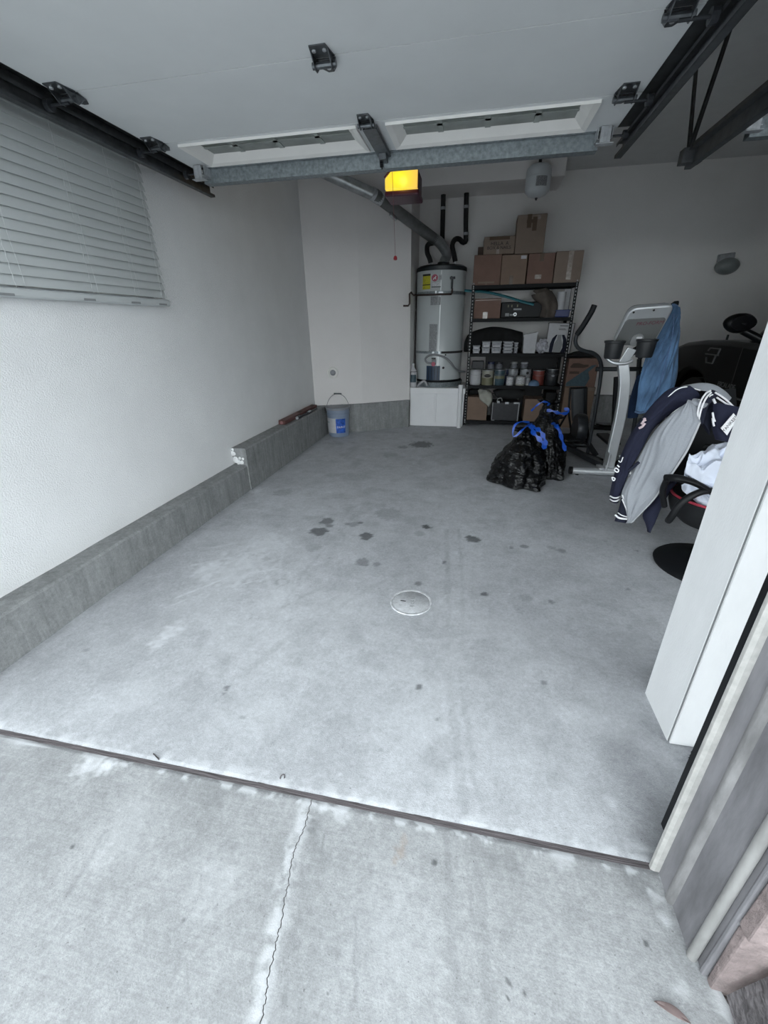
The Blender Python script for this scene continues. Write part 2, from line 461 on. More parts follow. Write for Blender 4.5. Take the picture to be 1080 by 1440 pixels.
# ------------------------------------------------------------------ wear maps (numpy)
_rng = np.random.default_rng(3)
_tab = _rng.random((256, 256))
def vnoise(x, y, sc):
    x = x*sc; y = y*sc
    xi = np.floor(x).astype(int); yi = np.floor(y).astype(int); fx = x-xi; fy = y-yi
    fx = fx*fx*(3-2*fx); fy = fy*fy*(3-2*fy)
    g_ = lambda a, b: _tab[a % 256, b % 256]
    return (g_(xi,yi)*(1-fx)+g_(xi+1,yi)*fx)*(1-fy) + (g_(xi,yi+1)*(1-fx)+g_(xi+1,yi+1)*fx)*fy
def fbm(x, y, sc, o=4):
    s = 0; a = 0.5
    for i in range(o):
        s = s + a*vnoise(x+i*17.3, y-i*9.1, sc*2**i); a *= 0.5
    return s
def sst(x, a, b):
    t = np.clip((x-a)/(b-a), 0, 1); return t*t*(3-2*t)
def seg_dist(x, y, pts):
    d = np.full(x.shape, 9.0)
    for (ax, ay), (bx, by) in zip(pts, pts[1:]):
        vx, vy = bx-ax, by-ay; L = vx*vx+vy*vy
        t = np.clip(((x-ax)*vx+(y-ay)*vy)/L, 0, 1)
        d = np.minimum(d, np.hypot(x-ax-t*vx, y-ay-t*vy))
    return d
SPOTS = [((-0.9841,2.477,0.0652), .62), ((-0.9912,2.654,0.0529), .55), ((-0.9524,2.587,0.031), .45), ((-0.6421,2.471,0.049), .68), ((-0.2483,2.687,0.0383), .85), ((0.0778,2.556,0.048), .66),
         ((-0.5808,2.127,0.0435), .42), ((-0.4897,2.118,0.028), .38), ((-0.2106,1.96,0.0219), .5), ((0.1422,1.922,0.0229), .6), ((0.6338,2.497,0.0272), .4), ((0.5779,2.525,0.0321), .28),
         ((0.4086,2.505,0.0277), .42), ((0.4841,1.915,0.0185), .42), ((0.3583,1.929,0.0413), .22), ((-0.1219,1.235,0.0128), .7), ((-0.8774,1.084,0.0157), .5), ((-0.8808,1.058,0.0099), .45), ((-0.5582,4.942,0.147), .55),
         ((-0.7512,4.781,0.0677), .35), ((-0.5537,2.873,0.1097), .2), ((-0.2862,2.578,0.0445), .28), ((-0.9487,2.253,0.0513), .22), ((-0.0897,2.216,0.013), .5), ((0.3222,2.479,0.0184), .45),
         ((1.101,2.571,0.0112), .5), ((0.9083,2.109,0.0154), .4), ((0.3702,1.351,0.0115), .4), ((-1.549,3.163,0.0937), .2), ((-0.7505,0.9666,0.0105), .4), ((-0.7747,2.643,0.0416), .32), ((-0.7345,2.674,0.021), .5), ((-0.8261,2.634,0.0208), .4),
         ((-0.04,1.103,0.0065), .4), ((-1.627,1.16,0.0144), .35), ((1.534,3.475,0.0344), .35), ((0.9345,2.687,0.0213), .3), ((-0.8332,4.436,0.0876), .2), ((-0.2253,4.213,0.0743), .15)]
RINGS = [((-0.9768,1.835,0.0343), .25)]
LIGHTS = [((-1.32,1.919,0.2562), .30), ((-1.272,2.245,0.1901), .30), ((-1.469,1.892,0.1283), .38), ((-1.33,1.347,0.068), .40), ((-1.334,1.261,0.0425), .35), ((-0.9625,1.693,0.1715), .16), ((-1.815,3.154,0.0821), .35), ((-1.353,0.8834,0.081), .1),
          ((0.4987,0.9019,0.0257), .28), ((-0.6058,1.635,0.2166), .12), ((-0.0395,1.74,0.1615), .10), ((-0.7848,1.388,0.2303), .10), ((-0.0818,1.126,0.2666), .10), ((0.0093,1.445,0.0937), .12)]
TRACKS = [([(-0.1053,2.666),(-0.0431,1.799),(-0.006,1.279),(0.0524,0.8807),(0.0718,0.7038)], .018, .20), ([(-0.0215,2.68),(0.0363,1.813),(0.039,1.288),(0.0964,0.8893),(0.1391,0.7083)], .012, .16),
          ([(-0.2768,2.148),(-0.4443,1.91),(-0.5594,1.735),(-0.6407,1.571),(-0.7686,1.391),(-0.855,1.157)], .02, .17), ([(-0.1969,2.205),(-0.5,1.974),(-0.628,1.767),(-0.6929,1.562)], .010, .15),
          ([(-0.8858,1.613),(-0.7739,1.781),(-0.615,1.93)], .012, .16), ([(-0.7787,3.16),(-0.8408,2.373),(-0.8982,1.995),(-0.8801,1.645)], .015, .12), ([(0.3197,2.386),(0.3345,1.869),(0.3586,1.386),(0.3952,0.9942)], .03, .07)]
SCUFFS = [([(-1.474,1.599),(-1.313,1.826),(-1.067,1.965)], .01, .4), ([(-1.487,1.502),(-1.322,1.694),(-1.098,1.842)], .007, .35), ([(-1.601,1.909),(-1.395,2.051),(-1.177,2.262)], .012, .35),
          ([(-1.599,2.137),(-1.415,2.271),(-1.133,2.22)], .02, .25), ([(-0.9168,1.638),(-1.143,1.951),(-1.415,2.271)], .015, .25), ([(-0.8801,1.645),(-1.025,1.893),(-1.143,2.218)], .008, .25),
          ([(-0.2475,1.465),(0.0051,1.536),(0.199,1.622)], .02, .12), ([(-1.094,1.33),(-0.6961,1.227),(-0.4647,1.192)], .02, .12)]
EDGE_Y = 0.757
def floor_wear(X, Y):
    wx = X + 0.018*(fbm(X, Y, 22)-0.47); wy = Y + 0.018*(fbm(X+31, Y+7, 22)-0.47)
    D = np.zeros(X.shape); L = np.zeros(X.shape)
    rag = fbm(X, Y, 40)
    for (cx, cy, r), k in SPOTS:
        d = np.hypot((wx-cx), (wy-cy))/max(r, .006)
        D = np.maximum(D, min(.9, k*1.22)*(1-sst(d + (rag-.47)*1.1, .75, 1.12)))
    for (cx, cy, r), k in RINGS:
        d = np.hypot(wx-cx, wy-cy)/r
        D = np.maximum(D, k*(1-sst(np.abs(d-1), .1, .3)))
    for pts, w, k in TRACKS:
        d = seg_dist(wx, wy, pts)
        D = np.maximum(D, 1.35*k*(1-sst(d, w*.5, w*1.2))*(0.55+0.9*(fbm(X, Y, 14)-.3)))
    for (cx, cy, r), k in LIGHTS:
        d = np.hypot(wx-cx, (wy-cy)*.8)/r
        L = np.maximum(L, 1.5*k*(1-sst(d+(rag-.47)*1.4, .2, 1.1))*(0.4+1.2*fbm(X*1.0, Y*1.0, 30)))
    for pts, w, k in SCUFFS:
        d = seg_dist(wx, wy, pts)
        L = np.maximum(L, 1.5*k*(1-sst(d, w*.4, w*1.3))*fbm(X, Y, 35)*1.6)
    # small random freckles
    fl = vnoise(X, Y, 34)*vnoise(X+5, Y+3, 55)
    D = np.maximum(D, .5*sst(fl, .80, .92))
    # worn dirt towards the back and along the walls
    D = np.maximum(D, .20*sst(fbm(X, Y, 1.3), .40, .75)); D = np.maximum(D, .16*sst(fbm(X+4, Y+2, 6), .48, .72)); L = np.maximum(L, .14*sst(fbm(X+7, Y+5, 4.5), .48, .72))
    D = np.maximum(D, .30*(1-sst(X+1.87, .0, .10))*(.6+.8*fbm(X, Y, 8)))
    D = np.maximum(D, .42*(1-sst(Y-EDGE_Y, .0, .022))*(.4+1.1*fbm(X, Y, 40)))
    D = np.maximum(D, .45*sst(X, .42, .62)*(1-sst(Y, 1.0, 1.35))*(.3+1.3*fbm(X, Y, 9)))
    L = np.maximum(L, .42*(1-sst(np.abs(Y-EDGE_Y-.022), .0, .03))*sst(fbm(X, Y, 26)+.25*(fbm(X+3,Y,3)-.47), .47, .60))
    L = np.maximum(L, .6*sst(vnoise(X+3, Y+1, 70)*vnoise(X, Y, 48), .86, .95))
    return D, L, np.zeros(X.shape)
CRACK = [(x_ - .0, y_) for x_, y_ in [(-0.3959,0.7407),(-0.3941,0.718),(-0.3887,0.6692),(-0.3959,0.6124),(-0.3907,0.5707),(-0.3804,0.5327),(-0.3779,0.5),(-0.3669,0.4625),(-0.3659,0.4359),(-0.3587,0.3934),(-0.3571,0.3644),(-0.347,0.3333),(-0.3403,0.2936)]]
CRACK = [(CRACK[0][0], EDGE_Y-.008)] + CRACK[1:]
for k_ in range(1, 40):
    CRACK.append((CRACK[-1][0]+rnd.uniform(-.025, .027), CRACK[-1][1]-.09))
def crack_x(y):
    for (ax, ay), (bx, by) in zip(CRACK, CRACK[1:]):
        if by <= y <= ay: 
            t = (ay-y)/(ay-by); return ax+(bx-ax)*t + .0018*math.sin(y*310)+.0012*math.sin(y*830+1)
    return CRACK[-1][0]
DSPOTS = [((-0.0102,0.6535,0.0086), .6), ((-0.1114,0.6645,0.0099), .1), ((0.4905,0.5857,0.0075), .55), ((0.1698,0.4598,0.0055), .45), ((0.1697,0.4358,0.0054), .6), ((0.2032,0.4478,0.0062), .7), ((-0.6041,0.4158,0.0061), .5), ((-0.2171,0.3644,0.0039), .5),
          ((-1.015,0.495,0.009), .5), ((-0.6634,0.4618,0.0551), .10), ((-0.6138,0.7403,0.0449), .22), ((-0.3643,0.6739,0.0351), .22), ((-0.5128,0.7829,0.0342), .25), ((-0.3144,0.594,0.0385), .14), ((-0.7025,0.7231,0.0787), .17), ((-0.828,0.7219,0.0686), .15), ((0.1946,0.6936,0.0384), .15), ((0.1386,0.691,0.029), .14), ((0.5147,0.7083,0.046), .15), ((0.5633,0.5817,0.0407), .10)]
DLIGHT = [((-1.161,0.7186,0.0716), .45), ((-1.108,0.7213,0.0475), .5), ((-1.502,0.7336,0.0504), .5), ((-0.2973,0.7368,0.0428), .4), ((-0.3533,0.7363,0.028), .5), ((-0.8811,0.5541,0.1228), .12), ((-0.0843,0.5046,0.1718), .10), ((0.5481,0.6849,0.0215), .45), ((0.5573,0.6445,0.0207), .3), ((0.5387,0.5197,0.0231), .25), ((0.6178,0.5142,0.0302), .4), ((-0.5724,0.495,0.1115), .12), ((0.3288,0.7367,0.0388), .25)]
DTRACKS = [([(0.0174,0.7294),(0.0337,0.5838),(0.0462,0.4795),(0.0719,0.3756)], .011, .16), ([(0.0969,0.7266),(0.1113,0.5991),(0.1229,0.4827),(0.1323,0.3876)], .014, .15), ([(0.0714,0.7216),(0.0866,0.5942),(0.1039,0.4789)], .006, .12),
           ([(-0.952,0.5403),(-0.9435,0.4708),(-0.9318,0.394)], .008, .16), ([(-0.1889,0.4975),(-0.1758,0.4236),(-0.1524,0.3614)], .004, .3), ([(-0.3277,0.6621),(-0.32,0.5928)], .003, .3), ([(-0.6608,0.4444),(-0.6507,0.4643),(-0.6439,0.4841)], .005, .22)]
DRUST = [((-0.107,0.6619,0.0197), .35), ((-0.0992,0.6883,0.012), .25), ((-0.1151,0.6397,0.0116), .3)]
def drive_wear(X, Y):
    wx = X + 0.014*(fbm(X, Y, 40)-0.47); wy = Y + 0.014*(fbm(X+31, Y+7, 40)-0.47)
    D = np.zeros(X.shape); L = np.zeros(X.shape); R_ = np.zeros(X.shape)
    rag = fbm(X, Y, 60)
    for (cx, cy, r), k in DSPOTS:
        d = np.hypot(wx-cx, wy-cy)/max(r, .004); D = np.maximum(D, min(.85, 1.35*k)*(1-sst(d+(rag-.47)*1.0, .45, 1.1)))
    for (cx, cy, r), k in DLIGHT:
        d = np.hypot(wx-cx, wy-cy)/r; L = np.maximum(L, 1.45*k*(1-sst(d+(rag-.47)*1.3, .1, 1.1))*(.45+1.1*fbm(X, Y, 50)))
    for pts, w, k in DTRACKS:
        D = np.maximum(D, k*(1-sst(seg_dist(wx, wy, pts), w*.4, w*1.3))*(.4+1.2*fbm(X, Y, 45)))
    for (cx, cy, r), k in DRUST:
        d = np.hypot(wx-cx, (wy-cy)*.6)/r; R_ = np.maximum(R_, k*(1-sst(d+(rag-.47)*1.6, .2, 1.1)))
    D = np.maximum(D, .40*(1-sst(EDGE_Y-.010-Y, .0, .018))*(.4+1.1*fbm(X, Y, 40)))
    D = np.maximum(D, .10*sst(fbm(X, Y, 2.2), .42, .7))
    L = np.maximum(L, .6*(1-sst(np.abs(EDGE_Y-.020-Y), .0, .022))*sst(fbm(X+9, Y, 34)+.5*(fbm(X+3,Y,3)-.47), .50, .60))
    cxx = np.interp(Y, [p[1] for p in CRACK][::-1], [p[0] for p in CRACK][::-1]); dc = wx-cxx
    L = np.maximum(L, .50*(1-sst(np.abs(dc+.012), .004, .030))*sst(fbm(X, Y, 45), .30, .58)); L = np.maximum(L, .32*(1-sst(np.abs(dc-.006), .0, .022))*sst(fbm(X+5, Y, 60), .36, .56))
    D = np.maximum(D, .26*(1-sst(np.abs(dc-.045), .0, .035))*sst(fbm(X, Y, 30), .40, .60))
    D = np.maximum(D, .25*sst(X, .52, .62)*fbm(X, Y, 20)*1.4)
    L = np.maximum(L, .7*sst(vnoise(X+3, Y+1, 120)*vnoise(X, Y, 90), .88, .95))
    D = np.maximum(D, .5*sst(vnoise(X+8, Y+1, 110)*vnoise(X+2, Y, 70), .87, .94))
    return D, L, R_
def grid_object(name, X, Y, Z, mat, wear):
    ny, nx = X.shape
    me = bpy.data.meshes.new(name)
    co = np.stack([X, Y, Z], -1).reshape(-1, 3)
    i = np.arange(ny*nx).reshape(ny, nx)
    q = np.stack([i[:-1,:-1], i[:-1,1:], i[1:,1:], i[1:,:-1]], -1).reshape(-1, 4)
    me.from_pydata(co.tolist(), [], q.tolist())
    D, L, R_ = wear(X, Y)
    a = me.color_attributes.new('wear', 'FLOAT_COLOR', 'POINT')
    c = np.ones((ny*nx, 4), dtype=np.float32); c[:,0] = np.clip(D, 0, 1).ravel(); c[:,1] = np.clip(L, 0, 1).ravel(); c[:,2] = np.clip(R_, 0, 1).ravel()
    a.data.foreach_set('color', c.ravel())
    me.materials.append(mat)
    me.polygons.foreach_set('use_smooth', [True]*len(me.polygons))
    o = bpy.data.objects.new(name, me); COL.objects.link(o)
    return o

# ------------------------------------------------------------------ the setting
CEIL = 3.03; WL = -2.0; BACK = 6.68; WR = 4.75
def axis_steps(stops):
    out = []
    for (a, b, n) in stops: out += list(np.linspace(a, b, n, endpoint=False))
    return np.array(out + [stops[-1][1]])
xs = axis_steps([(-2.05, 1.3, 300), (1.3, WR+.1, 40)])
ys = axis_steps([(EDGE_Y+.004, 1.4, 90), (1.4, 3.2, 150), (3.2, BACK+.1, 130)])
X, Y = np.meshgrid(xs, ys)
Z = 0.0015*(fbm(X, Y, 5)-.47)
Z = Z - 0.006*(1-sst(Y-EDGE_Y, .0, .012))
struct(grid_object('floor', X, Y, Z, floor_m, floor_wear))
# driveway: two slabs that part along the crack
DZ = -0.010
ysd = np.concatenate([np.linspace(EDGE_Y-.008, .12, 160), np.linspace(.1, -3.5, 60)])
cx = np.array([crack_x(y) for y in ysd])
def slab(side):
    if side < 0:
        u = np.concatenate([np.linspace(0, .9, 170), np.linspace(.95, 3.6, 40)])
        Xs = cx[:,None] - .0011 - u[None,:]
    else:
        u = np.concatenate([np.linspace(0, 1.0, 190)])
        edge = np.where(ysd > .565, .64, .64 - .0*ysd)
        edge = .617 + .10*np.clip((.56-ysd)/.12, 0, 1)**1.2*0.35 
        w = edge - cx - .0011
        Xs = cx[:,None] + .0011 + u[None,:]*w[:,None]
    Ys = np.repeat(ysd[:,None], Xs.shape[1], 1)
    Zs = DZ + .0012*(fbm(Xs, Ys, 7)-.47) - .004*(1-sst(EDGE_Y-.008-Ys, 0, .012)) - .0015*(1-sst(np.abs(Xs-cx[:,None]), .0, .006))
    return grid_object('driveway_slab', Xs, Ys, Zs, drive_m, drive_wear)
for s_ in (-1, 1):
    struct(slab(s_))
b = MB(); b.box(-4.0, 5.0, -4.0, EDGE_Y+.004, -.20, -.022)
struct(b.build('ground', mortar_m))
b = MB(); b.box(-30, 30, -40, -3.5, -.22, -.03)
struct(b.build('street_ground', drive_m))
b = MB()
n_ = 120; vs = []; 
for k in range(n_+1):
    x = -2.2 + 2.86*k/n_
    j = .0018*math.sin(x*37)+.0012*math.sin(x*91+1)
    vs += [(x, EDGE_Y-.0095+j*.6, DZ+.0005), (x, EDGE_Y-.004+j, DZ+.003+.0015*math.sin(x*63)), (x, EDGE_Y+.0075+j*.5, DZ+.006)]
b.add(vs, [(3*k+c, 3*k+3+c, 3*k+4+c, 3*k+1+c) for k in range(n_) for c in (0, 1)])
struct(b.build('trim_1', dirt_m, smooth=True))

def wall_poly(name, pts, z0, z1, mat, t=0.10):
    """wall of thickness t behind a plan polyline"""
    b = MB()
    P = [Vector((p[0], p[1])) for p in pts]
    off = []
    for i, p in enumerate(P):
        d = (P[min(i+1, len(P)-1)] - P[max(i-1, 0)]).normalized()
        off.append(p + Vector((-d.y, d.x))*t)
    b.prism([tuple(p) for p in P] + [tuple(p) for p in reversed(off)], 'z', z0, z1)
    return struct(b.build(name, mat))
# left wall with window opening
b = MB()
WY0, WY1, WZ0, WZ1 = 0.95, 2.60, 1.50, 2.55
b.box(WL-.14, WL, .76, WY0, 0, CEIL); b.box(WL-.14, WL, WY1, 5.40, 0, CEIL)
b.box(WL-.14, WL, WY0, WY1, 0, WZ0); b.box(WL-.14, WL, WY0, WY1, WZ1, CEIL)
struct(b.build('wall_left', stucco))
wall_poly('wall_corner', [(WL, 5.27), (-1.42, 5.525), (-.845, 5.905)], 0, CEIL, white_wall)
b = MB(); b.box(-.95, -.845, 5.905, BACK+.1, 0, CEIL); struct(b.build('wall_alcove', white_wall))
b = MB(); b.box(-.95, WR+.12, BACK, BACK+.12, 0, CEIL); struct(b.build('wall_back', back_wall))
b = MB(); b.box(WR, WR+.12, .5, BACK+.12, 0, CEIL); struct(b.build('wall_right', back_wall))
b = MB(); b.box(-2.2, WR+.12, .56, BACK+.12, CEIL, CEIL+.12); struct(b.build('ceiling', ceil_paint))
b = MB(); b.box(-.845, .862, 6.10, BACK, 2.834, CEIL); struct(b.build('trim_2', white_wall, bevel=.006))
# concrete curbs
def curb_body(name, x0, x1, y0, y1, h, wob=.004):
    b = MB(); n = 40; vs = []
    for k in range(n+1):
        y = y0+(y1-y0)*k/n
        w1 = wob*noise.noise(Vector((y*4, 1.3, h))); w2 = wob*noise.noise(Vector((y*5, 7.3, h)))
        vs += [(x1+w2*.6, y, -.01), (x1+w1, y, h-.012+w2), (x1-.010+w1, y, h+w2), (x0, y, h+w2*.4)]
    b.add(vs, [(4*k+c, 4*k+4+c, 4*k+5+c, 4*k+1+c) for k in range(n) for c in range(3)] + [(0,1,2,3), tuple(4*n+c for c in (3,2,1,0))])
    return struct(b.build(name, curb_m))
curb_body('baseboard_left', WL-.03, -1.872, .765, 3.20, .232)
curb_body('baseboard_left_high', WL-.03, -1.862, 3.165, 5.36, .376)
b = MB()
for (x, z, r, sd) in ((-1.985, .33, .022, 1.), (-1.97, .275, .028, 2.), (-1.945, .255, .022, 3.), (-1.93, .29, .013, 4.), (-1.90, .285, .012, 5.), (-1.915, .252, .018, 6.), (-1.985, .365, .012, 7.)):
    nu, nv = 9, 6
    for_ = [Vector((math.sin(PI*i/nv)*math.cos(2*PI*k/nu), math.sin(PI*i/nv)*math.sin(2*PI*k/nu)*.45, math.cos(PI*i/nv))) for i in range(nv+1) for k in range(nu)]
    b.add([Vector((x, 3.166, z)) + d*r*(1+.5*noise.noise(d*2.1+Vector((sd, 0, 0)))) for d in for_], [(i*nu+k, i*nu+(k+1) % nu, (i+1)*nu+(k+1) % nu, (i+1)*nu+k) for i in range(nv) for k in range(nu)])
tr3 = b.build('trim_3', stucco); struct(tr3)
curb_prof = [(WL, 5.20), (-1.585, 5.375), (-1.19, 5.535), (-1.0, 5.675), (-.86, 5.84), (-.86, 5.97)]
b = MB()
b.prism([(WL-.05, 5.232), (-1.425, 5.502), (-.845, 5.880), (-.845, 6.0), (-1.2, 6.0), (WL-.05, 5.6)], 'z', -.01, .376)
struct(b.build('baseboard_corner', curb_m, bevel=.008))
b = MB(); b.box(-.845, WR, 6.55, BACK, -.01, .376); struct(b.build('baseboard_back', curb_m, bevel=.008))
# front wall: header over the doors, middle pier, outer piers, and an added overhang
b = MB()
b.box(-3.6, -1.885, .56, .76, -.05, 3.2); b.box(-1.885, .62, .56, .76, 2.16, 3.2)
b.box(.635, 1.06, .575, .76, -.05, 3.2); b.box(1.06, 3.50, .56, .76, 2.16, 3.2); b.box(3.5, 5.6, .56, .76, -.05, 3.2)
struct(b.build('wall_front', stucco))
b = MB(); b.box(-6, 8, -.95, .70, 3.2, 3.45); b.box(-6, 8, -.95, -.80, 3.05, 3.2)
struct(b.build('roof_added_overhang', stucco))  # unseen overhang, added to cut the sky light on the driveway
# pillar inside, between the two bays
PX, PY0, PY1 = .745, 1.158, 1.372
b = MB(); b.box(PX, 1.03, PY0+.003, PY1, -.01, CEIL)
pil = struct(b.build('pillar', smooth_stucco, bevel=.003))
b = MB(); b.box(PX+.0026, 1.03, PY0-.010, PY0+.003, .004, CEIL-.02)
b.build('face_board', smooth_stucco, pil, bevel=.001)
b = MB(); b.box(PX+.0008, PX+.0035, PY0-.004, PY0+.002, .004, CEIL-.02); b.build('corner_gap', grey_pl, pil)
# door jamb, right side: mouldings that run the full height
jz0, jz1 = -.012, 2.16
jamb = MB(); jamb.prism([(.574,.756),(.574,.690),(.581,.683),(.581,.600),(.590,.594),(.64,.594),(.64,.756)], 'z', jz0, jz1)
jamb = struct(jamb.build('trim_4', wood_old))
b = MB(); b.prism([(.553,.757),(.553,.747),(.562,.744),(.576,.744),(.576,.757)], 'z', jz0+.004, jz1); b.build('weather_strip', M_('worn_vinyl', (.43,.425,.41), .5, var=.15, vs=40), jamb, bevel=.001)
b = MB(); b.prism([(.576,.700),(.570,.695),(.569,.688),(.571,.680),(.583,.674),(.583,.700)], 'z', jz0, jz1); b.build('worn_rib', M_('rib_paint', (.215,.212,.215), .55, var=.35, vs=26, bump=.2, stretch=(1,1,.3)), jamb, smooth=True)
b = MB(); b.prism([(.585+.0105*math.cos(t_), .584+.0105*math.sin(t_)) for t_ in [k*2*PI/20 for k in range(20)]], 'z', jz0, jz1); b.build('round_moulding', wood_rib, jamb, smooth=True)
b = MB(); b.prism([(.5955,.592),(.5955,.566),(.591,.562),(.592,.5545),(.616,.5545),(.616,.592)], 'z', jz0, jz1); b.build('edge_moulding', wood_old, jamb, bevel=.002)
# vertical track and rubber behind the jamb
b = MB(); b.box(.5665, .590, .7605, .7685, .045, 2.1); b.box(.6005, .604, .762, .84, .045, 2.1)
vt = b.build('vertical_track', rubber); tag(vt, 'black vertical steel track behind the white weather strip of the right jamb', 'track')
def blob(b, c, r, sx=1, sy=1, sz=1, seed=0.0, amp=.25, fr=2.2, nu=18, nv=10):
    vs = []; 
    for i in range(nv+1):
        ph = PI*i/nv
        for k in range(nu):
            th = 2*PI*k/nu
            d = Vector((math.sin(ph)*math.cos(th), math.sin(ph)*math.sin(th), math.cos(ph)))
            rr = r*(1+amp*noise.noise(d*fr+Vector((seed, seed*1.7, 0))) + amp*.5*noise.noise(d*fr*2.3+Vector((seed, 3, seed))))
            vs.append(Vector(c)+Vector((d.x*sx, d.y*sy, d.z*sz))*rr)
    fs = [(i*nu+k, i*nu+(k+1) % nu, (i+1)*nu+(k+1) % nu, (i+1)*nu+k) for i in range(nv) for k in range(nu)]
    return b.add(vs, fs)
b = MB()
for i_, (x, y, r) in enumerate([(.812,1.118,.011),(.800,1.100,.012),(.789,1.080,.009),(.778,1.064,.010),(.766,1.045,.007),(.825,1.130,.010)]): blob(b, (x, y, r*.7), r, 1, 1, .9, i_*3.1, .6, 2.5, 12, 8)
tag(b.build('rubber_crumb', rubber), 'black crumbled rubber lying on the slab between jamb and pillar', 'debris', kind='stuff')
# stone base outside the jamb
wall_stone = MB(); wall_stone.box(.619, 1.06, .538, .575, -.03, .62); wall_stone = struct(wall_stone.build('wall_stone_base', mortar_m))
def stone(x0, x1, z0, z1, seed, y0=.522, y1=.560):
    b = MB(); b.box(x0, x1, y0, y1, z0, z1)
    vs = [Vector(v) for v in b.v]
    b.v = [tuple(v + Vector((noise.noise(v*31+Vector((seed,0,0)))*.004, noise.noise(v*29+Vector((0,seed,0)))*.003, noise.noise(v*37+Vector((0,0,seed)))*.004))) for v in vs]
    return b.build('stone', brick_m, wall_stone, bevel=.004)
stone(.600, .72, -.03, .215, 1.0, .534, .553); stone(.596, .76, .224, .385, 2.0, .522, .553); stone(.597, .70, .394, .53, 3.0, .526, .553); stone(.71, .95, .394, .53, 4.0, .524); stone(.73, .99, -.02, .215, 6.0, .524); stone(.77, .98, .224, .385, 8.0, .526); stone(.597, .80, .54, .62, 7., .526, .553)
b = MB(); nu = 26; vs = []
for i in range(15):
    for k in range(nu+1):
        x = .618+.46*(k/nu); y = -.30+.82*(i/14)
        h_ = .205*sst(np.array(x+.06*noise.noise(Vector((y*9, 2, 0)))), .612, .71)*1.0 - .02
        vs.append((x, y, float(h_)+.012*noise.noise(Vector((x*40, y*18, 1.)))))
b.add(vs, [(i*(nu+1)+k, i*(nu+1)+k+1, (i+1)*(nu+1)+k+1, (i+1)*(nu+1)+k) for i in range(14) for k in range(nu)])
for k in range(90):
    px_ = .636+rnd.random()*.17; py_ = .28+rnd.random()*.24
    a_ = rnd.uniform(.9, 1.9); L_ = rnd.uniform(.03, .09)
    zz = .205*float(sst(np.array(px_), .612, .71))-.012
    d_ = Vector((math.cos(a_)*L_, -math.sin(a_)*L_, rnd.uniform(-.012, .012)))
    p_ = Vector((px_, py_, zz+rnd.uniform(0, .006)))
    b.tube([p_, p_+d_*.5+Vector((0,0,.004)), p_+d_], [.002, rnd.uniform(.0025,.0055), .0015], 5)
tag(b.build('bark_mulch', bark_m, smooth=True), 'dark shredded bark on the ground beside the driveway edge', 'mulch', kind='stuff')
# dry leaf on the driveway
def leaf(name, p0, p1, w, label, mat=leaf_m):
    p0 = Vector(p0); p1 = Vector(p1); d = p1-p0; s_ = Vector((-d.y, d.x, 0)).normalized()
    vs = []; n = 10
    for i in range(n+1):
        t = i/n; ww = w*math.sin(PI*min(1, t*.96+.02))**.8
        c = p0+d*t+Vector((0,0,.004+.008*math.sin(PI*t)))
        vs += [c-s_*ww+Vector((0,0,.004)), c, c+s_*ww+Vector((0,0,.003))]
    b = MB(); b.add(vs, [(3*i+c, 3*i+3+c, 3*i+4+c, 3*i+1+c) for i in range(n) for c in (0,1)])
    lf = b.build(name, mat, smooth=True); md = lf.modifiers.new('thickness', 'SOLIDIFY'); md.thickness = .0012
    return tag(lf, label, 'leaf')
leaf('dry_leaf', (0.4726,0.4883,-0.01), (0.5343,0.4692,-0.01), .0085, 'reddish-brown dry leaf lying on the driveway near the jamb')

def twig(pts, r, label):
    b = MB(); b.tube(resample(pts, 8), r, 6); tag(b.build('twig', bark_m, smooth=True), label, 'twig')
twig([(*(-0.974,0.7779), .004), (*(-0.9615,0.7725), .005), (*(-0.9409,0.7636), .003)], .0022, 'tiny dark twig lying across the slab joint toward the left curb')
twig([(*(-0.514,0.7803), .003), (*(-0.5144,0.792), .003), (*(-0.5063,0.7959), .003), (*(-0.5015,0.7851), .003)], .0016, 'tiny curled grass stem on the slab edge above the crack')
# ------------------------------------------------------------------ garage doors, tracks, opener
DZ0 = 2.20
gd = thing('garage_door', 'raised white sectional garage door with two window panels overhead', 'garage door', (-.56, 1.9, DZ0))
def door_section(parent, x0, x1, y0, y1, windows=()):
    b = MB()
    if not windows:
        b.box(x0, x1, y0+.0032, y1-.0032, DZ0, DZ0+.045)
    else:
        xsx = [x0]
        for (a, c, _, _) in windows: xsx += [a, c]
        xsx.append(x1)
        wy0, wy1 = windows[0][2], windows[0][3]
        for i in range(0, len(xsx), 2): b.box(xsx[i], xsx[i+1], y0+.0032, y1-.0032, DZ0, DZ0+.045)
        for (a, c, _, _) in windows:
            b.box(a, c, y0+.0032, wy0, DZ0, DZ0+.045); b.box(a, c, wy1, y1-.003, DZ0, DZ0+.045)
    sm = MB(); sm.box(x0+.002, x1-.002, y1-.012, y1+.012, DZ0+.0445, DZ0+.052); pn_ = b.build('door_panel', door_white, parent, bevel=.0004)
    sm.build('seam_strip', rubber, pn_)
    return pn_
DX0, DX1 = -1.735, .615
for (y0, y1) in ((.87, 1.395), (1.395, 1.935), (1.935, 2.478)): door_section(gd, DX0, DX1, y0, y1)
WIN = [(-1.585, -.645, 2.515, 2.800), (-.478, .452, 2.515, 2.800)]
p4 = door_section(gd, DX0, DX1, 2.478, 2.985, WIN)
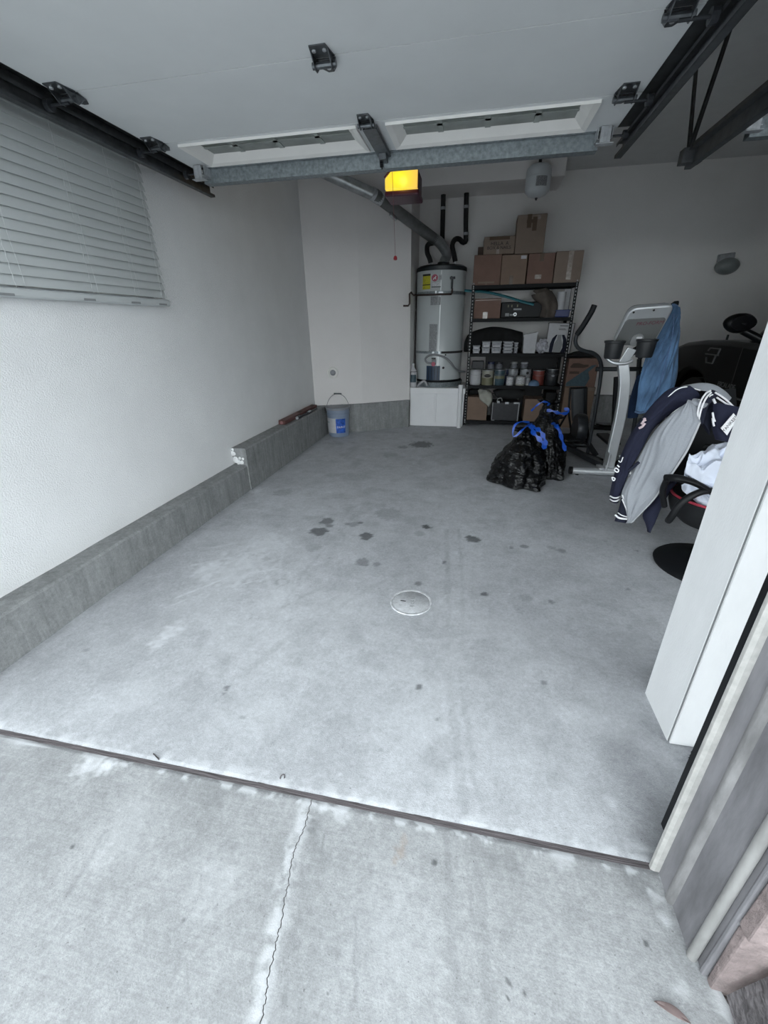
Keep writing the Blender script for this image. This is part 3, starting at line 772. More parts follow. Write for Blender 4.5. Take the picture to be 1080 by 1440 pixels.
for (a, c, y0, y1) in WIN:
    fr = MB(); ins = .055
    # sloped moulding ring, standing a little proud below the panel
    o_ = [(a, y0), (c, y0), (c, y1), (a, y1)]; i_ = [(a+ins, y0+ins*.25), (c-ins, y0+ins*.25), (c-ins, y1-ins), (a+ins, y1-ins)]
    vs = [(x, y, DZ0-.012) for x, y in [(a-.012,y0-.012),(c+.012,y0-.012),(c+.012,y1+.012),(a-.012,y1+.012)]] + [(x, y, DZ0-.004) for x, y in [(a+.014,y0+.010),(c-.014,y0+.010),(c-.014,y1-.014),(a+.014,y1-.014)]] + [(x, y, DZ0+.026) for x, y in i_] + [(x, y, DZ0+.002) for x, y in [(a-.012,y0-.012),(c+.012,y0-.012),(c+.012,y1+.012),(a-.012,y1+.012)]]
    fs = []
    for r0, r1 in ((0,4),(4,8),(3*4,0)):
        for k in range(4): fs.append((r0+k, r0+(k+1)%4, r1+(k+1)%4, r1+k))
    fr.add(vs, fs); wf = fr.build('window_frame', vinyl, gd)
    pn = MB(); pn.box(a+.03, c-.03, y0+.005, y1-.03, DZ0+.026, DZ0+.031); pn.build('pane', glass_m, wf)
    mu = MB()
    for k in range(1, 4): 
        x = a+(c-a)*k/4; mu.box(x-.014, x+.014, y0+.008, y1-.045, DZ0+.0235, DZ0+.0265)
    ym = (y0+y1)/2; mu.box(a+.045, c-.045, ym-.012, ym+.012, DZ0+.0235, DZ0+.0265)
    mu.build('muntin', M_('muntin_behind_frost', (.31,.335,.315), .5, var=.1) if 'muntin_behind_frost' not in MATS else MATS['muntin_behind_frost'], wf)
# strut along the top of the door
b = MB(); b.box(-1.69, .545, 2.868, 2.872, 2.128, 2.200); b.box(-1.69, .545, 2.872, 2.925, 2.128, 2.131); b.box(-1.69, .545, 2.925, 2.929, 2.128, 2.200); b.box(-1.69,.545,2.848,2.868,2.196,2.2); b.box(-1.69,.545,2.929,2.95,2.196,2.2)
b.build('strut', galv, gd)
def hinge(parent, x, y, s=1.0, roller=0):
    """plate hinge below the panel joint; roller = side (-1, 1) of a roller carrier"""
    z = DZ0
    b = MB()
    b.prism([(x-.028*s, y-.075*s), (x+.028*s, y-.075*s), (x+.040*s, y-.005), (x-.040*s, y-.005)], 'z', z-.004, z-.0005)
    b.prism([(x-.040*s, y+.005), (x+.040*s, y+.005), (x+.026*s, y+.06*s), (x+.010*s, y+.085*s), (x-.010*s, y+.085*s), (x-.026*s, y+.06*s)], 'z', z-.004, z-.0005)
    # raised triangular cheeks and knuckle
    for sx in (-1, 1):
        b.prism([(y-.055*s, z-.003), (y+.05*s, z-.003), (y+.012, z-.034*s), (y-.014, z-.034*s)], 'x', x+sx*.030*s-.0015, x+sx*.030*s+.0015)
    b.tube([(x-.042*s, y, z-.020*s), (x+.042*s, y, z-.020*s)], .010*s, 10)
    h = b.build('hinge', hinge_m, parent)
    b = MB()
    for (dx, dy) in ((-.018,-.05),(.018,-.05),(0,.055),(.016,.035),(-.016,.035)):
        b.lathe([(.007*s, -.009), (.007*s, -.004), (.0, -.003)][::-1], (x+dx*s, y+dy*s, z), 6)
    b.build('bolt', bright_zinc, h)
    if roller:
        b = MB(); b.tube([(x, y-.004, z-.034), (x+roller*.10, y-.004, z-.034)], .0055, 8); b.tube([(x+roller*.085, y-.004, z-.034), (x+roller*.107, y-.004, z-.034)], .021, 14)
        b.build('roller', dark_grey, h)
hinge(gd, -.600, 1.940, 1.05); hinge(gd, -.573, 2.462, .95)
for y in (1.400, 1.936, 2.462):
    hinge(gd, -1.690, y, 1.1, -1); hinge(gd, .545 if y > 1.5 else .56, y, 1.1, 1)
# operator bracket and arm
b = MB(); b.box(-.60, -.53, 2.50, 2.87, 2.178, 2.1815); b.box(-.60, -.597, 2.50, 2.87, 2.178, 2.196); b.box(-.533, -.53, 2.50, 2.87, 2.178, 2.196); b.box(-.585,-.545,2.80,2.90,2.150,2.178)
b.build('operator_bracket', hinge_m, gd, bevel=.001)
for sx, x in ((-1, -1.675), (1, .558)):
    b = MB(); b.box(x-.035, x+.035, 2.80, 2.868, 2.150, 2.154); b.box(x-.035, x-.031, 2.80, 2.868, 2.150, 2.198); b.box(x+.031, x+.035, 2.80, 2.868, 2.150, 2.198)
    b.box(x-.024, x+.024, 2.785, 2.789, 2.134, 2.198); b.box(x-.008, x+.008, 2.781, 2.785, 2.138, 2.195); b.box(x-.04, x+.04, 2.778, 2.82, 2.128, 2.131)
    tb = b.build('top_bracket', bright_zinc, gd, bevel=.001)
    b = MB(); b.tube([(x, 2.82, 2.165), (x+sx*.10, 2.82, 2.165)], .0055, 8); b.tube([(x+sx*.085, 2.82, 2.165), (x+sx*.107, 2.82, 2.165)], .021, 14); b.build('roller', dark_grey, tb)
# tracks
def track(name, x, y0, y1, side, label, z=2.165):
    b = MB()
    zz0, zz1 = z-.032, z+.032
    b.box(x-.0015+side*.03, x+.0015+side*.03, y0, y1, zz0, zz1)      # web
    b.box(min(x, x+side*.03), max(x, x+side*.03), y0, y1, zz0, zz0+.003); b.box(min(x, x+side*.03), max(x, x+side*.03), y0, y1, zz1-.003, zz1)
    b.box(x-.0015, x+.0015, y0, y1, zz0, zz0+.014); b.box(x-.0015, x+.0015, y0, y1, zz1-.014, zz1)
    o = b.build(name, track_m); 
    m = MB(); m.box(min(x+side*.034, x-side*.060), max(x+side*.034, x-side*.060), y0, y1-.10, zz1+.036, zz1+.040); m.box(min(x+side*.032, x+side*.062), max(x+side*.032, x+side*.062), y0, y1-.05, zz1-.004, zz1); m.box(x+side*.032-.0015, x+side*.032+.0015, y0, y1-.05, zz1, zz1+.04)
    m.build('angle_iron', track_m, o)
    return tag(o, label, 'track')
track('door_track', -1.800, .86, 3.16, -1, 'dark steel overhead track running along the wall beside the window blind')
track('door_track', .660, .86, 2.985, 1, 'dark steel overhead track along the right side of the near door', 2.15)
t2 = track('door_track', 1.105, .86, 3.17, -1, 'dark steel overhead track of the far bay held by two hanger rods', 2.125)
hb = thing('track_hanger', 'V shaped angle iron hanger coming down to the end of the far bay track', 'hanger', (1.052,3.1,2.152))
b = MB(); b.bar((1.054,3.1,2.146), (1.239,3.943,3.03), .022, .004, (0,1,0)); b.bar((1.054,3.1,2.146), (1.239,3.943,3.03), .004, .022, (0,1,0)); b.build('hanger_rod', track_m, hb)
b = MB(); b.bar((1.054,3.1,2.146), (1.346,3.685,3.03), .024, .004, (0,1,0)); b.bar((1.054,3.1,2.146), (1.346,3.685,3.03), .004, .024, (0,1,0)); b.build('hanger_rod', track_m, hb)
b = MB(); b.box(1.02, 1.12, 3.07, 3.13, 2.10, 2.165); b.build('hanger_plate', track_m, hb)
# second bay's door, open too
g2 = thing('garage_door', 'raised white sectional garage door over the far bay with the parked car', 'garage door', (2.3, 1.9, DZ0))
for (y0, y1) in ((.87, 1.395), (1.395, 1.935), (1.935, 2.40), (2.40, 2.985)): door_section(g2, 1.16, 3.42, y0, y1)
b = MB(); b.box(1.225, 3.40, 2.868, 2.872, 2.128, 2.2); b.box(1.225, 3.40, 2.872, 2.918, 2.128, 2.131); b.box(1.225, 3.4, 2.918, 2.922, 2.128, 2.2); b.build('strut', galv, g2)
b = MB(); b.box(1.15, 1.24, 2.80, 2.866, 2.150, 2.154); b.box(1.17, 1.225, 2.785, 2.789, 2.134, 2.198); b.box(1.165, 1.24, 2.778, 2.82, 2.128, 2.131); b.build('top_bracket', bright_zinc, g2)
# opener
op = thing('garage_door_opener', 'maroon ceiling opener with glowing yellow lamp cover and red pull cord', 'opener', (-.69, 4.35, 2.26))
OX0, OX1 = -.835, -.545
b = MB(); b.box(OX0, OX1, 4.222, 4.52, 2.318, 2.358); b.box(OX0+.01, OX1-.01, 4.27, 4.50, 2.358, 2.50); b.build('housing', motor_red, op, bevel=.012)
b = MB(); b.prism([(OX0+.004, 2.362), (OX1-.012, 2.362), (OX1-.012, 2.507), (OX0+.075, 2.507), (OX0+.004, 2.440)], 'y', 4.215, 4.27); b.build('lamp_lens', lamp_m, op, bevel=.008)
b = MB()
b.tube([(OX1-.006, 4.21, 2.358), (OX1-.006, 4.21, 2.512), (OX0+.07, 4.21, 2.512), (OX0, 4.21, 2.445)], .006, 8)
b.build('lens_rim', motor_red, op)
b = MB(); b.box(-.715, -.665, 3.02, 4.30, 2.512, 2.547); b.build('rail', galv, op)
b = MB(); b.box(-.73, -.65, 3.50, 3.62, 2.465, 2.512); tr_ = b.build('trolley', black_pl, op, bevel=.004)
b = MB(); b.bar((-0.5934,2.855,2.239), (-0.5791,2.855,2.132), .018, .006, (0,1,0)); b.bar((-0.5785,2.852,2.131), (-0.594,2.97,2.161), .018, .006, (1,0,0)); b.bar((-0.594,2.97,2.161), (-.69, 3.54, 2.470), .018, .006, (1,0,0)); b.build('door_arm', black_metal, op)
b = MB(); b.tube([(-.715, 3.90, 2.505), (-0.6872,3.9,1.831)], .0016, 6); b.build('pull_cord', cord_red, op)
b = MB(); b.lathe([(0,-.016),(.014,-.012),(.016,.0),(.012,.012),(.004,.018)], (-0.6872,3.9,1.826), 12); b.build('pull_knob', red_knob, op, smooth=True)
b = MB(); b.box(-.80, -.79, 4.30, 4.32, 2.50, CEIL); b.box(-.59, -.58, 4.30, 4.32, 2.50, CEIL); b.build('ceiling_bracket', galv, op)
lp = bpy.data.lights.new('opener_bulb', 'POINT'); lp.energy = 0.12; lp.color = (1.0, .62, .16); lp.shadow_soft_size = .03
lo = bpy.data.objects.new('opener_bulb', lp); COL.objects.link(lo); lo.location = (-.69, 4.12, 2.44)

# ------------------------------------------------------------------ left window with blind
b = MB(); b.box(WL-.10, WL-.05, WY0, WY0+.04, WZ0, WZ1); b.box(WL-.10, WL-.05, WY1-.04, WY1, WZ0, WZ1); b.box(WL-.10, WL-.05, WY0, WY1, WZ0, WZ0+.04); b.box(WL-.10, WL-.05, WY0, WY1, WZ1-.04, WZ1); b.box(WL-.10,WL-.05,1.76,1.79,WZ0,WZ1)
w1 = struct(b.build('window_1', vinyl))
b = MB(); b.box(WL-.085, WL-.080, WY0+.02, WY1-.02, WZ0+.02, WZ1-.02); b.build('pane', M_('window_glass', (.55,.6,.6), .05, var=0, trans=.9), w1)
b = MB(); b.box(-3.3, -3.2, -1.0, 8.0, -.1, 3.0); struct(b.build('wall_added_light_block', mortar_m))  # unseen wall added outside the window to block light behind the blind
bl = thing('window_blind', 'closed white horizontal slat blind on the left wall', 'blind', (-1.955, 1.75, 1.45))
BY0, BY1 = .90, 2.640
pitch = .0424
slat_me = None
ns = 22
for k in range(ns):
    zc = 1.524 + pitch*k
    if slat_me is None:
        b = MB(); prof = []
        # tilted slat section in XZ (nearly closed), slightly crowned
        for t_ in np.linspace(-1, 1, 7):
            prof.append((-.0092*t_ + .0028*(1-t_*t_), .0252*t_))
        up_ = [(x+.0014, z) for x, z in prof]; dn_ = [(x-.0014, z) for x, z in prof]
        poly = up_ + dn_[::-1]
        b.prism([(x, z) for x, z in poly], 'y', BY0, BY1)
        s0 = b.build('slat', blind_m, bl, smooth=True)
        s0.location = (-1.953, 0, zc); slat_me = s0.data
    else:
        o = bpy.data.objects.new('slat', slat_me); COL.objects.link(o); o.parent = bl; o.matrix_parent_inverse = root_matrix(bl).inverted(); o.location = (-1.953, 0, zc)
b = MB(); b.box(-1.985, -1.925, BY0-.005, BY1+.005, 1.452, 1.488); br_ = b.build('bottom_rail', blind_m, bl, bevel=.009)
for y in (1.16, 1.60, 2.02, 2.34, 2.57):
    b = MB(); b.box(-1.928, -1.9235, y-.035, y+.035, 1.456, 1.466); b.build('rail_plug', grey_pl, br_)
b = MB(); b.box(-1.99, -1.92, BY0, BY1, 1.524+pitch*ns, 1.524+pitch*ns+.05); b.build('head_rail', blind_m, bl)
for y in (1.12, 1.66, 2.06, 2.36, 2.585):
    b = MB(); b.tube([(-1.9345 + (.004 if k % 2 else 0), y+.001*math.sin(k*1.3), 1.475+pitch*k*.5) for k in range(2*ns)], .0010, 5); b.build('ladder_cord', cord_m, bl)
for y in (1.70, 2.09, 2.39, 2.615):
    b = MB(); b.tube([(-1.932, y+.003*math.sin(k*.5), 1.47+pitch*k*.55) for k in range(26)], .0009, 5); b.build('lift_cord', cord_m, bl)
# ------------------------------------------------------------------ stand, water heater, pipes
st = thing('heater_stand', 'white painted plywood stand under the water heater', 'stand', (-.475, 6.3, 0))
b = MB(); b.box(-.86, -.095, 5.98, 6.67, .0, .50); b.build('stand_box', white_ply, st, bevel=.004)
b = MB(); b.box(-.88, -.085, 5.962, 6.67, .452, .530); b.build('top_rail', white_ply, st, bevel=.004)
b = MB(); b.box(-.505, -.472, 5.960, 5.98, .06, .452); b.build('batten', white_ply, st, bevel=.003)
b = MB(); b.tube([(-0.1492,5.93,0.5821), (-0.1425,5.93,-0.0072)], .030, 18)
wp = b.build('white_pipe', white_ply, smooth=True); tag(wp, 'short white pipe standing against the right end of the heater stand', 'pipe')
HX, HY, HR = -.497, 6.335, .322
wh = thing('water_heater', 'tall pale grey tank water heater strapped in the alcove', 'water heater', (HX, HY, .53))
b = MB(); b.lathe([(.335,.532),(.350,.600),(.338,.600),(.325,.545)], (HX, HY, 0), 40); b.build('drain_pan', galv, wh, smooth=True)
b = MB(); b.lathe([(.300,.60),(HR,.612),(HR,1.985),(HR-.01,1.995)], (HX, HY, 0), 56); b.build('tank', heater_w, wh, smooth=True)
b = MB(); b.lathe([(HR+.004,1.955),(HR+.008,1.962),(HR+.006,2.000),(HR-.03,2.022),(.05,2.035),(0,2.035)], (HX, HY, 0), 56); b.build('top_cap', M_('dark_top_cap', (.016,.022,.026), .4, var=.1), wh, smooth=True)
b = MB(); b.lathe([(HR+.003,.600),(HR+.005,.603),(HR+.005,.625),(HR,.628)], (HX, HY, 0), 56); b.build('base_ring', black_pl, wh, smooth=True)
def patch(x0, x1, z0, z1, mat, name, parent, d=.002, n=8, tilt=0.0):
    a0 = math.asin(max(-1, min(1, (x0-HX)/HR))); a1 = math.asin(max(-1, min(1, (x1-HX)/HR)))
    b = MB(); rr = HR+d; vs = []
    for k in range(n+1):
        a = a0+(a1-a0)*k/n
        for r_ in (HR+.0004, rr):
            for z in (z0, z1): vs.append((HX+r_*math.sin(a), HY-r_*math.cos(a), z))
    fs = []
    for k in range(n):
        o = 4*k; fs += [(o+2,o+6,o+7,o+3),(o+3,o+7,o+5,o+1),(o,o+4,o+6,o+2)]
    fs += [(0,2,3,1),(4*n,4*n+1,4*n+3,4*n+2)]
    b.add(vs, fs); return b.build(name, mat, parent, smooth=False)
ey = patch(-.715,-.610,1.745,1.915, print_yellow, 'energy_label', wh); patch(-.715,-.610,1.895,1.917, ink, 'label_header', ey, .0026)
patch(-.715,-.610,1.79,1.80, ink, 'label_line', ey, .0026)
def disc(c, r, mat, name, parent, n=20, t=.004):
    b = MB(); M = Matrix.Rotation(PI/2, 3, 'X'); b.lathe([(0,-t),(r,-t),(r,t),(0,t)], c, n, M=M); return b.build(name, mat, parent)
yf = lambda x: HY-math.sqrt(max(0, HR**2-(x-HX)**2))
lg = disc((-.555, yf(-.555)-.003, 1.868), .040, red_logo, 'badge', wh)
b = MB(); y_ = yf(-.555)-.0085
b.tube([(-.572,y_,1.848),(-.562,y_,1.866),(-.548,y_,1.868),(-.540,y_,1.885)], .006, 6); b.tube([(-.552,y_,1.866),(-.538,y_,1.852)], .005, 6); b.build('badge_mark', stripe_w, lg)
patch(-.505,-.470,1.845,1.90, print_grey, 'spec_label', wh); patch(-.595,-.485,1.775,1.815, print_white, 'maker_label', wh, .0015)
patch(-.595,-.475,1.762,1.770, ink, 'label_stripe', wh)
patch(-.600,-.505,1.56,1.66, print_grey, 'warning_label', wh); patch(-.500,-.470,1.56,1.65, print_grey, 'warning_label', wh)
patch(-.605,-.500,.99,1.335, print_grey, 'instruction_label', wh); patch(-.480,-.468,.70,1.95, M_('pale_seam', (.74,.77,.77), .2, var=0), 'seam', wh, .001)
pn = patch(-.625,-.445,.628,.815, navy_panel, 'burner_cover', wh, .012)
for k in range(4): patch(-.60+.04*k,-.59+.04*k,.635,.80, M_('panel_groove%d' % k, (.006,.014,.03), .5, var=0) if k == 0 else MATS['panel_groove0'], 'louvre', pn, .0135)
b = MB(); b.box(-.555, -.500, yf(-.53)-.05, yf(-.53)+.01, .83, .90); gv = b.build('gas_valve', grey_lab, wh, bevel=.006)
disc((-.532, yf(-.53)-.056, .843), .028, red_logo, 'control_knob', gv); b = MB(); b.box(-.558,-.505, yf(-.53)-.054, yf(-.53)-.03, .905,.922); b.build('valve_cap', ink, gv)
disc((-.40, yf(-.40)-.01, .79), .016, ink, 'drain_valve', wh); disc((-.395, yf(-.395)-.008, .93), .012, ink, 'plug', wh); disc((-.378, yf(-.378)-.008, .955), .010, ink, 'plug', wh)
b = MB(); b.tube(resample([(-0.5367,5.97,0.8505), (-0.6129,5.96,0.8601), (-0.6425,5.955,0.9057), (-0.5955,5.95,0.951), (-0.5008,5.95,0.9598), (-0.3766,5.95,0.9242), (-0.2987,5.96,0.8609), (-0.239,5.98,0.7872), (-0.1721,6.03,0.7464), (-0.1065,6.12,0.7289)], 60), .0125, 10); b.build('gas_flex_line', flex_m, wh, smooth=True)
b = MB(); b.tube(resample([(-0.7545,6.06,0.5393), (-0.7006,6.02,0.593), (-0.6493,6,0.6149), (-0.6071,5.99,0.5596)], 20), .016, 10); b.build('drain_hose', can_white, wh, smooth=True)
def strap(z, h, mat, name, ext):
    b = MB(); b.lathe([(HR+.001, z-h/2), (HR+.004, z-h/2), (HR+.004, z+h/2), (HR+.001, z+h/2)], (HX, HY, 0), 48, -PI*.52, PI*.52)
    o = b.build(name, mat, wh)
    return o
s1 = strap(1.700, .040, galv, 'seismic_strap', 0); s2 = strap(.985, .030, galv, 'seismic_strap', 0)
b = MB(); b.box(-.545,-.525,yf(-.53)-.020,yf(-.53),1.682,1.722); b.box(-.500,-.440,yf(-.47)-.018,yf(-.47),1.692,1.712); b.box(-.530,-.45,yf(-.5)-.028,yf(-.5)-.016,1.66,1.672); b.build('strap_buckle', bright_zinc, s1, bevel=.002)
b = MB(); b.box(-.560,-.530,yf(-.53)-.014,yf(-.53),.972,.998); b.build('strap_buckle', bright_zinc, s2, bevel=.002)
b = MB(); b.box(-.475,-.445,yf(-.46)-.014,yf(-.46),.968,1.002); b.build('strap_buckle', bright_zinc, s2, bevel=.002)
b = MB(); b.lathe([(HR+.005,.972),(HR+.008,.972),(HR+.008,.998),(HR+.005,.998)], (HX,HY,0), 24, PI*.06, PI*.5); b.build('strap_tail', ink, s2)
b = MB(); b.tube([(-.345, yf(-.345)+.01, 1.86), (-.345, yf(-.345)-.05, 1.86)], .020, 12); b.tube([(-.345, yf(-.345)-.03, 1.86), (-.30, yf(-.345)-.03, 1.862)], .014, 10); b.tube([(-.335, yf(-.345)-.035, 1.86), (-.335, yf(-.345)-.035, 1.74)], .013, 10); b.build('relief_valve', dark_grey, wh, smooth=True)
b = MB(); b.tube(resample([(-.330,yf(-.345)-.035,1.745),(-.330,yf(-.345)-.037,1.70)],3) + [Vector((-.335,5.985,1.678)), Vector((-.50,5.975,1.676)), Vector((-.80,5.86,1.670)), Vector((-0.8248,5.8,1.7)), Vector((-0.8425,5.8,1.684)), Vector((-0.8411,5.8,1.573)), Vector((-0.8589,5.8,1.549)), Vector((-0.9209,5.79,1.55))], .0115, 10); b.build('discharge_pipe', copper_d, wh, smooth=True)
b = MB(); b.lathe([(.085,2.033),(.080,2.06),(.075,2.07),(0,2.07)], (HX+.02, HY, 0), 24); b.build('draft_hood', MATS['dark_top_cap'], wh, smooth=True)
for x in (-.645, -.325):
    b = MB(); b.tube([(x, HY, 2.02), (x, HY, 2.09)], .014, 10); b.build('nipple', bright_zinc, wh, smooth=True)
# vent
fl = thing('vent_pipe', 'galvanised vent pipe rising diagonally from the heater to the left wall', 'pipe', (HX+.02, HY, 2.07))
E0 = Vector((HX+.02, HY, 2.065)); E1 = Vector((-0.438,6.28,2.157)); E2 = Vector((-0.5183,6.2,2.265)); E3 = Vector((-1.188,5.45,2.633)); E4 = Vector((-1.745,5.22,2.833)); E5 = Vector((-2.02, 5.06, 2.86))
b = MB(); b.tube(resample([E0, E1, E2, E2.lerp(E3, .12)], 16), .062, 20); b.build('elbow', flue_m, fl, smooth=True)
b = MB(); b.tube([E2.lerp(E3, .10), E3], .062, 20); b.build('lower_length', M_('dull_flue', (.20,.205,.205), .5, .6, var=.2, vs=12), fl, smooth=True)
b = MB(); b.tube([E3.lerp(E2, .01), E4.lerp(E3, .0)], .060, 20); b.tube([E4, E5], .060, 20); b.build('upper_length', flue_m, fl, smooth=True)
b = MB(); b.tube([E3.lerp(E2, .09), E3.lerp(E4, .06)], .065, 20); b.build('joint_collar', bright_zinc, fl, smooth=True)
b = MB(); b.tube([E3.lerp(E2, .22)+Vector((.0,-.02,-.07)), E3.lerp(E2, .30)+Vector((.0,-.02,-.085))], .022, 8); b.build('clamp', flue_m, fl)
# insulated water pipes
def ipipe(label, pts, cuffs):
    b = MB(); b.tube(resample(pts, 40), .031, 12)
    o = b.build('water_pipe', insul, smooth=True); tag(o, label, 'pipe', None)
    for c in cuffs:
        b = MB(); b.tube([Vector(c)+Vector((0,0,-.016)), Vector(c)+Vector((0,0,.016))], .034, 12); b.build('tape_band', grey_lab, o, smooth=True)
ipipe('black foam wrapped pipe dropping behind the vent elbow', [(-.525,6.50,2.834), (-.520,6.50,2.50), (-.520,6.50,2.335), (-.545,6.50,2.318), (-.63,6.49,2.318), (-.70,6.44,2.29), (-.70,6.38,2.20), (-.660,HY,2.12), (-.645,HY,2.07)], [(-.524,6.50,2.69)])
ipipe('black foam wrapped pipe with an S bend right of the vent', [(-.235,6.50,2.834), (-.225,6.50,2.55), (-.212,6.50,2.36), (-.214,6.49,2.315), (-.25,6.48,2.305), (-.29,6.44,2.335), (-.345,6.40,2.33), (-.375,6.36,2.26), (-.345,HY,2.15), (-.325,HY,2.075)], [(-.23,6.50,2.69), (-.213,6.50,2.40)])
# bottle on the stand
bt = thing('spray_bottle', 'white bottle with a dark label on the left end of the heater stand', 'bottle', (-.815, 6.03, .53))
b = MB(); b.lathe([(.048,.530),(.054,.536),(.054,.72),(.046,.765),(.020,.79),(.018,.81),(0,.812)], (-.815,6.03,0), 22); b.build('body', paper, bt, smooth=True)
b = MB(); b.lathe([(.0555,.60),(.0555,.70)], (-.815,6.03,0), 16, -.75, 1.0); lb_ = b.build('label', can_teal, bt)
b = MB(); b.lathe([(.0565,.735),(.0565,.742)], (-.815,6.03,0), 22); b.tube([(-.845,5.985,.74),(-.848,5.98,.60)], .006, 6); b.build('strap', ink, bt)
b = MB(); b.lathe([(.020,.81),(.020,.845),(.012,.85),(0,.85)], (-.815,6.03,0), 14); b.build('cap', paper, bt, smooth=True)
# expansion tank
et = thing('expansion_tank', 'grey expansion tank hanging below the ceiling at the soffit end', 'tank', (.555, 5.93, 2.60))
b = MB(); b.lathe([(0,2.610),(.05,2.614),(.10,2.635),(.128,2.665),(.134,2.70),(.134,2.84),(.126,2.875),(.09,2.905),(.04,2.918),(0,2.92)], (.560,5.93,0), 32); b.build('tank_shell', tank_m, et, smooth=True)
b = MB(); b.tube([(.560,5.93,2.915),(.560,5.93,2.955)], .018, 10); b.tube([(.560,5.93,2.955),(.560,5.93,CEIL)], .009, 8); b.build('inlet', dark_grey, et)
b = MB(); b.lathe([(0,2.585),(.008,2.588),(.016,2.61),(0,2.612)], (.560,5.93,0), 10); b.build('valve_stem', ink, et)
b = MB(); b.lathe([(.1352,2.69),(.1352,2.78)], (.560,5.93,0), 10, -.25, .65); b.build('label', print_grey, et)
b = MB(); b.tube([(.56+.136*math.sin(a), 5.93-.136*math.cos(a), 2.795) for a in np.linspace(0, 2*PI, 33)[:-1]], .003, 5, True); b.build('weld_seam', tank_m, et)
# round vacuum inlet on the corner wall
_d = Vector((-.4, -1, 0)).normalized(); _d = Vector((.16/.43, -1, 0)).normalized()
wo = thing('wall_outlet', 'small round white wall inlet above the pail', 'outlet', (-1.759,5.352,0.7837))
RM = Vector((.37, -.93, 0)).normalized().to_track_quat('Z', 'Y').to_matrix()
b = MB(); b.lathe([(.070,0),(.072,.008),(.060,.014),(.050,.008),(0,.008)], (-1.759,5.352,0.7837), 28, M=RM); b.build('cover_ring', vinyl, wo, smooth=True)
b = MB(); b.lathe([(.035,.006),(.036,.022),(.026,.026),(.022,.012),(0,.010)], (-1.759,5.352,0.7837), 20, M=RM); b.build('inner_cap', grey_lab, wo, smooth=True)
# wall light on the back wall, right bay
wl = thing('wall_light', 'small white domed light high on the dark back wall above the car', 'wall light', (2.985,6.67,1.899))
RB = Matrix.Rotation(PI/2, 3, 'X')
b = MB(); b.bar((2.86,6.645,2.026), (3.025,6.645,2.042), .07, .085, (0,0,1)); b.build('mount', grey_lab, wl, bevel=.01)
b = MB(); b.lathe([(.11,-.01),(.128,.02),(.132,.05),(.115,.09),(.07,.12),(0,.13)], (2.972,6.665,1.937), 26, M=RB@Matrix.Diagonal((1,.70,1))); b.build('dome', dome_m, wl, smooth=True)
# ------------------------------------------------------------------ shelving and what stands on it
SX0, SX1, SY0, SY1 = -.085, 1.185, 6.115, 6.54
sh = thing('shelving_unit', 'black slotted steel shelving unit with five shelves against the back wall', 'shelf', (.55, 6.33, 0))
for x in (SX0, SX1):
    for y, sy in ((SY0, 1), (SY1, -1)):
        sx = 1 if x < 0 else -1
        b = MB(); b.box(min(x, x+sx*.035), max(x, x+sx*.035), y-.0015, y+.0015, 0, 1.782); b.box(x-.0015, x+.0015, min(y, y+sy*.035), max(y, y+sy*.035), 0, 1.782)
        po = b.build('post', black_metal, sh)
        if y == SY0:
            b = MB()
            for k in range(46):
                z = .03+k*.039
                b.box(min(x+sx*.012, x+sx*.024), max(x+sx*.012, x+sx*.024), y-.0022, y-.0016, z, z+.020)
                b.box(x-sx*.0024-.0003, x-sx*.0024+.0003, y+.012, y+.024, z, z+.020)
            sl = b.build('slot', M_('slot_wall_showing', (.42,.42,.43), .8, var=0) if 'slot_wall_showing' not in MATS else MATS['slot_wall_showing'], po); sl['kind'] = 'stuff'
SHZ = [.068, .552, .965, 1.392, 1.775]
for z in SHZ:
    b = MB(); b.box(SX0+.002, SX1-.002, SY0+.003, SY1-.003, z-.012, z); sb = b.build('shelf_board', M_('shelf_board_dark', (.006,.006,.007), .7, var=.1, spec=.2) if 'shelf_board_dark' not in MATS else MATS['shelf_board_dark'], sh)
    b = MB(); b.box(SX0, SX1, SY0-.003, SY0+.003, z-.040, z); b.box(SX0, SX1, SY1-.003, SY1+.003, z-.040, z); b.box(SX0-.003, SX0+.003, SY0, SY1, z-.04, z); b.box(SX1-.003, SX1+.003, SY0, SY1, z-.04, z); b.build('beam', black_metal, sb)
for z in SHZ:
    for x in (SX0+.018, SX1-.018):
        for dz in (-.028, -.008):
            b = MB(); b.lathe([(.006,-.003),(.006,0),(0,.001)], (x, SY0-.004, z+dz), 8, M=RB); b.build('rivet', bright_zinc, sh)
